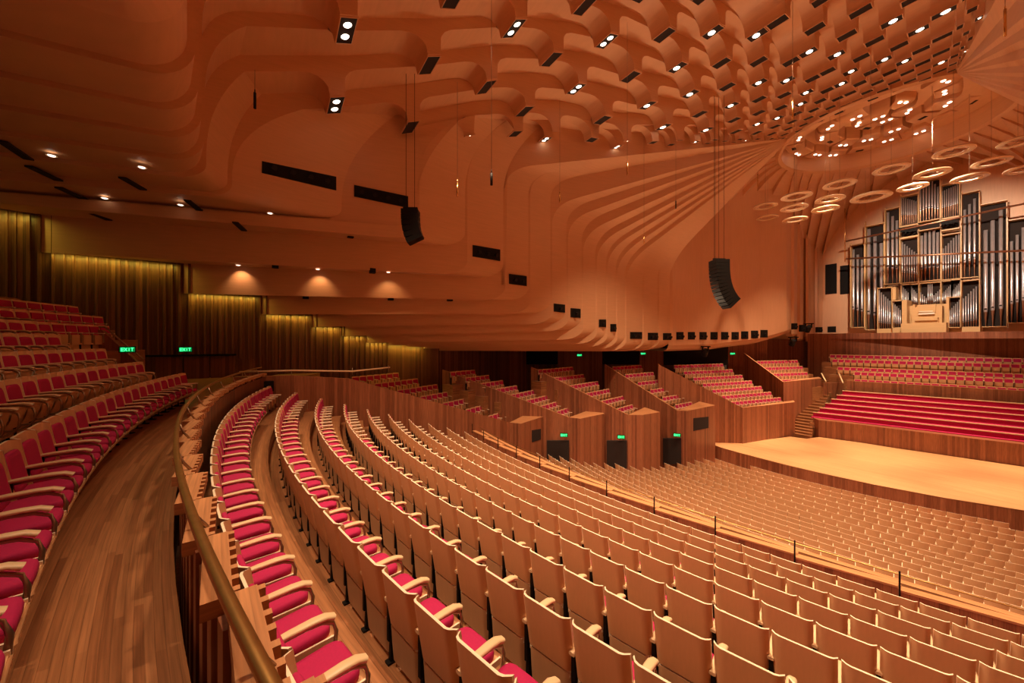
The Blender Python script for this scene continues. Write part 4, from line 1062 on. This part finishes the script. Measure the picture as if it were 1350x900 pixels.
HM = [(336, 92, 122, 143, 14, 'black'), (648, 0, 228, 244, 13, 'black'), (603, 108, 240, 259, 17, 'gold'), (738, 130, 253, 267, 21, 'gold'), (827, 12, 215, 231, 22, 'gold'), (1045, 0, 135, 157, 22, 'gold'), (1325, 0, 12, 48, 15, 'gold'), (849, 180, 311, 321, 28, 'gold'), (1141, 180, 292, 300, 42, 'gold'), (999, 180, 229, 246, 36, 'gold'), (1114, 200, 275, 345, 44, 'gold'), (891, 150, 265, 275, 30, 'black')]
HN = ['nearest the dark corner coffer at upper left', 'on the long cable near the picture top', 'beside the small line array', 'over the middle side ribs', 'on the long cable beside the coffers', 'on the long cable before the ceiling crown', 'at the top right before the far fan of ribs', 'low in front of the narrow ribs', 'over the platform rings', 'where the side ribs converge', 'between the rings and the organ', 'small one before the fan of ribs']
for (x, yt, y0, y1, d, mt), nm in zip(HM, HN):
    L, A, z0 = bpd(x, y0, d); z1 = (450 - y1) / F * d; zt = (450 - yt) / F * d
    t = empty('hanging_microphone', W(L, A, z1), 0, f"{'slim black' if mt == 'black' else 'slim brass'} hanging microphone tube {nm}", 'microphone', 'microphones hung on wires')
    mb = MB(); mb.tube([(0, 0, 0), (0, 0, z0 - z1)], [.045, .045], 8); mb.tube([(0, 0, z0 - z1), (0, 0, z0 - z1 + .12)], .02, 6); mb.build('tube', [M['black'] if mt == 'black' else M['gold']], t)
    mb = MB(); mb.tube([(0, 0, z0 - z1 + .1), (0, 0, max(zt - z1, z0 - z1 + .5))], .010, 4); mb.build('wire', [M['wire']], t)
# fittings on the soffits: find the rib's soffit under a pixel
def soffit(px, py):
    for j in range(0, 20):
        R0, R1 = RIB[j], RIB[j + 1]; z = (R0['zn'] + R0['zw']) / 2 + .05
        if (450 - py) * z <= 0: continue
        L, A, _ = bpz(px, py, z); s = AF - A
        l0 = R0['pl'][0] + R0['pl'][1] * s; l1 = R1['pl'][0] + R1['pl'][1] * s
        if l0 <= L <= l1 and s > R0['sf'] and SA * L + CA * A < 40:
            s2 = s - R0['sf']; return L, A, z, j
    return None
for i, (x, y) in enumerate(((68, 203.7), (187, 219.3), (138, 260), (238, 269), (356, 280), (219, 345.5), (314, 348.5), (419, 354), (512, 358))):
    q = soffit(x, y)
    if q is None: q = (*bpz(x, y, 4.35 if y > 300 else 6.2)[:2], 4.35 if y > 300 else 6.2, 0)
    L, A, z, _ = q; t = empty('downlight', W(L, A, z), 0, 'small round recessed downlight, ' + ['in the soffit beside the longest dark slot', 'second in the upper soffit strip', 'third, between two diagonal slots', 'fourth, left of a short dark slot', 'below the big rounded corner panel', 'above the bright scallop on the left fascia', 'above the second scallop of light', 'above the pale fascia panel', 'right of the square black fitting'][i], 'downlight', 'small soffit downlights')
    mb = MB(); lens(mb, (0, 0, -.03), np.array((1., 0, 0)), np.array((0, 1., 0)), np.array((0, 0, -1.)), .10); mb.build('lens', [M['dimlamp']], t)
    mb = MB(); mb.tube([(.135 * math.cos(a), .135 * math.sin(a), -.03) for a in np.linspace(0, 2 * math.pi, 17)[:-1]], .015, 6, closed=True); mb.build('ring', [M['edge']], t)
    if y > 300:
        lo_ = W(L, A, z - .15); lamp('SPOT', 'downlight_beam', lo_, 55, (1, .55, .25), .06, 95, .8, target=(lo_[0] - .9, lo_[1] + .25, lo_[2] - 1.5))
for i, (p, q) in enumerate((((2, 186), (38, 210)), ((38, 219), (80, 239)), ((77, 247), (114, 264)), ((113, 278), (144, 290)), ((161, 234), (189, 250)), ((247, 264), (263, 277)), ((310, 293), (322, 304)))):
    z = 6.42 if i < 2 or i == 4 else 6.05
    s0 = soffit((p[0] + q[0]) / 2, (p[1] + q[1]) / 2); z = s0[2] if s0 else z
    a = np.array(W(*bpz(*p, z - .06))); b = np.array(W(*bpz(*q, z - .06))); v = b - a; ln = np.linalg.norm(v); v /= ln; sd = np.array((-v[1], v[0], 0))
    mb = MB(); mb.box((a + b) / 2, (ln / 2, .13, .03), 0, [v, sd, (0, 0, 1)]); tag(mb.build('air_slot', [M['hollow']]), ['long diagonal dark slot nearest the picture edge', 'second diagonal dark slot in the left soffit', 'third diagonal dark slot in the left soffit', 'lowest diagonal dark slot above the battened wall', 'diagonal dark slot right of the first downlight', 'short dark slot beside the fourth downlight', 'tiny dark slot low in the soffit'][i], 'air slot', 'dark soffit slots')
for i, (x, y) in enumerate(((462, 310), (491, 357), (363, 350), (403, 391), (515, 393), (593, 394))):
    q = bpd(x, y, {0: 21.6, 1: 22.6, 2: 21, 3: 23, 4: 24.5, 5: 25.5}[i] - .3)
    mb = MB(); mb.box(W(*q), (.16, .16, .14)); mb.tube([W(q[0], q[1], q[2] + .1), W(q[0], q[1], q[2] + .35)], .03, 6)
    tag(mb.build('spotlight', [M['black']]), 'small black fitting ' + ['highest on the middle fascia', 'beside the square downlight', 'left, above the second light scallop', 'on the lower left fascia edge', 'centre of the lower fascia edge', 'rightmost on the lower fascia edge'][i], 'spotlight', 'black fittings under the stepped fascias')
# slots with spotlights in the rib faces
SL2 = [(345, 443, 207, 251, 8.5, 23, 1), (467, 538, 244, 274, 7.5, 15, 1), (623, 659, 323, 344, 0, 6, 0), (671, 694, 361, 377, 0, 3, 0), (730, 744.5, 400, 412, 0, 1.5, 0), (752, 765, 406, 419, 0, 1, 0), (789.5, 798.5, 421, 431, 0, 0, 0), (804.5, 812, 427, 437, 0, 0, 0), (830.5, 846, 437.5, 446.5, 0, 0, 0), (854, 867, 438.5, 448, 0, 0, 0), (874, 885, 439, 448, 0, 0, 0)] + [(x - 4.6, x + 4.6, 437.5 - max(0, i - 5) * .9, 447.5 - max(0, i - 5) * .9, 0, 0, 0) for i, x in enumerate((896, 911, 926.5, 941, 955, 969, 981.5, 994.5, 1007))] + [(1046, 1051, 426, 434, 0, 0, 0), (1056, 1062, 428, 437, 0, 0, 0), (1078, 1084, 431, 438, 0, 0, 0)]
def face_depth(px):
    # depth of the rib faces in the direction of px
    js = [j for j in range(6, 22)]
    seq = [(s_, ) for s_ in js]
    xs_, ds = [], []
    for j in range(8, 21):
        x = edge_px[j][0]; s_, d = solve_s(RIB[j]['pl'], x); xs_.append(x); ds.append(d)
    for (L, A) in BACKW[0:6]:
        q = proj(L, A, 0); xs_.append(q[0]); ds.append(q[2])
    return float(np.interp(px, xs_, ds))
def rib_face_d(px, j):
    """depth on the flat face of rib j between its two edges"""
    a = RIB[j]; b = RIB[j + 1]
    A0_, A1_ = AF - a['sf'], AF - b['sf'] - .14; p = (a['pl'][0] + a['pl'][1] * a['sf'], A0_); q = (b['pl'][0] + b['pl'][1] * (b['sf'] + .14), A1_)
    r = (px - 675) / F; fa = lambda t: (-CA * t[0] + SA * t[1]) - r * (SA * t[0] + CA * t[1])
    k = fa(p) / (fa(p) - fa(q)); L = p[0] + k * (q[0] - p[0]); A = p[1] + k * (q[1] - p[1]); return SA * L + CA * A
for i, (x0, x1, y0, y1, _, skew, big_) in enumerate(SL2):
    if i == 0: dA, dB = rib_face_d(x0, 6), rib_face_d(x1, 6)
    elif i == 1: dA, dB = rib_face_d(x0, 7), rib_face_d(x1, 7)
    else:
        jj = max([j for j in range(8, 22) if edge_px[j][0] <= (x0 + x1) / 2] or [8])
        if jj < 21: dA, dB = rib_face_d(x0, jj), rib_face_d(x1, jj)
        else: dA, dB = face_depth(x0), face_depth(x1)
    h = y1 - y0; sk = skew
    q = [np.array(W(*bpd(x0, y1 - sk, dA))), np.array(W(*bpd(x1, y1, dB))), np.array(W(*bpd(x1, y0 + sk, dB))), np.array(W(*bpd(x0, y0, dA)))]
    nn = np.cross(q[1] - q[0], q[3] - q[0]); nn /= np.linalg.norm(nn); nn = nn if nn @ (np.array((0, 0, EYE)) - q[0]) > 0 else -nn
    cen = sum(q) / 4
    lab = ['very wide black lighting slot in the corner panel at upper left', 'wide black lighting slot behind the small line array'][i] if i < 2 else (f"black lighting slot, {ordinal(i + 1)} along the side wall counted from the audience" if i < 20 else f"small black lighting slot, {ordinal(i - 19)} on the pleats before the organ wall")
    t = empty('lighting_slot', tuple(cen), 0, lab, 'lighting slot', 'black lighting slots in the side wall')
    mb = MB(); qq = [p - cen + nn * .05 for p in q]; mb.quad(*qq)
    for a_, b_ in zip(qq, qq[1:] + qq[:1]): mb.quad(a_, b_, b_ - nn * .4, a_ - nn * .4)
    mb.build('recess', [M['black']], t)
    wd = np.linalg.norm(q[1] - q[0]); ex = (q[1] - q[0]) / wd; hh = np.linalg.norm(q[3] - q[0])
    for k in range(max(1, min(4, int(wd / .6)))):
        c = (qq[0] + qq[1]) / 2 * 0 + qq[0] + ex * wd * (k + .6) / (max(1, min(4, int(wd / .6))) + .2) + (qq[3] - qq[0]) * .45 + nn * .08
        mb = MB(); mb.tube([c, c + nn * .16 + np.array((0, 0, -.05))], [min(.1, hh * .22), min(.13, hh * .28)], 8); mb.build('spotlight', [M['blackmesh']], t)
# projecting black moving lights low on the wall
for x, y, d, lab in ((930, 463, 40, 'black moving spotlight hanging below the plywood side wall'), (1066, 432, 46, 'black cluster of spotlights on the pleats beside the organ'), (1046, 450, 45, 'black curved loudspeaker under the end of the side wall')):
    L, A, z = bpd(x, y, d - 1); t = empty('stage_light', W(L, A, z), 0, lab, 'stage light')
    mb = MB(); mb.box((0, 0, .5), (.5, .1, .06)); mb.box((-.3, 0, .25), (.05, .08, .25)); mb.box((.3, 0, .25), (.05, .08, .25)); mb.build('yoke', [M['black']], t)
    mb = MB(); mb.tube([(.1, -.1, .25), (0, 0, 0), (-.25, .15, -.45)], [.2, .28, .3], 10); mb.build('head', [M['blackmesh']], t)
# stair enclosure behind the upper left seats
t = empty('stair_wall', W(21.5, -6.5, -1), 0, 'low timber stair wall with sloping handrail behind the upper left seats', 'stair wall')
a_, b_, c_ = bpd(98, 435, 13.6), bpd(138, 435, 13.9), bpd(190, 482, 14.2)
mb = MB(); mb.wallpath([a_[:2], b_[:2], c_[:2]], [-2.6] * 3, [a_[2], b_[2], c_[2]], .15); keep_world(mb.build('panel', [M['wood']]), t)
mb = MB(); mb.tube([W(a_[0], a_[1], a_[2] + .12), W(b_[0], b_[1], b_[2] + .12), W(c_[0] - .1, c_[1], c_[2] + .25)], .03, 8); keep_world(mb.build('handrail', [M['metal']]), t)
mb = MB(); a_, b_ = bpd(26, 401, 14.9), bpd(62, 401, 15.3); mb.wallpath([a_[:2], b_[:2]], -1.5, a_[2], .15); struct('wall_landing', mb, [M['wood']])
# doors in the outer wall
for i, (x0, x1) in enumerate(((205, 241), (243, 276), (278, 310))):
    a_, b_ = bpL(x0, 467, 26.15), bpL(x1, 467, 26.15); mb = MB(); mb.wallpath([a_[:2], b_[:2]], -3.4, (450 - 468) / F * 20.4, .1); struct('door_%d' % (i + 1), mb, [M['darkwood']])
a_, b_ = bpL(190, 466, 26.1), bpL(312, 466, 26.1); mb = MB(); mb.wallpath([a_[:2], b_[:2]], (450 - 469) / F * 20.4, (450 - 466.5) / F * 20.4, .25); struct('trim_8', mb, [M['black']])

# ================================================================ LAMPS (the hall's fittings, plus added uplights for the ribs)
def down(L, A, z, e, tgt, spot=80, size=.35): lo_ = W(L, A, z); lamp('SPOT', 'coffer_lamp_beam', lo_, e, LIGHTC, size, spot, .7, target=W(*tgt))
for (L, A, z) in ((3, 4, 11.8), (9, 4, 11.8), (13, 6.5, 12.6)): down(L, A, z, 4200, (L - .5, A + 3.5, -4), 84)
for (L, A, z) in ((6, 9, 14.0), (13, 9, 13.4), (1, 9, 13.4)): down(L, A, z, 6500, (L, A + 5, -10), 80)
for (L, A, z) in ((5, 20, 16.3), (14, 20, 15.4), (10, 25, 17.0)): down(L, A, z, 9500, (L, A + 4, -10), 85)
for (L, A, z) in ((8, 44, 18.6), (13, 44, 18.6), (9, 50, 18.6), (13, 50, 18.6)): down(L, A, z, 15500, (L, A - 3, -10), 70)
lamp('SPOT', 'organ_lamp_beam', W(7, 41, 17.0), 24000, (1, .8, .62), .3, 55, .7, target=W(9.5, 64, 7))
lamp('SPOT', 'circle_lamp_beam', W(7, -1.2, 7.6), 260, (1, .80, .50), .3, 130, .8, target=W(7, -2.5, -1))
for (A, e) in ((20, 1300), (28, 1700), (36, 1900)):
    lamp('SPOT', 'added_rib_uplight', W(20.4, A, .6), e, LIGHTC, .3, 105, .9, target=W(11, A - 6, 15))  # uplights added to set bright rib undersides against dark step walls
for (L, A) in ((4, -1.6), (10, -1.7), (15.5, -1.2)):
    lamp('SPOT', 'soffit_lamp_beam', W(L, A, 6.2), 1500, LIGHTC, .25, 95, .8, target=W(L - 1, A + 10, -5.5))
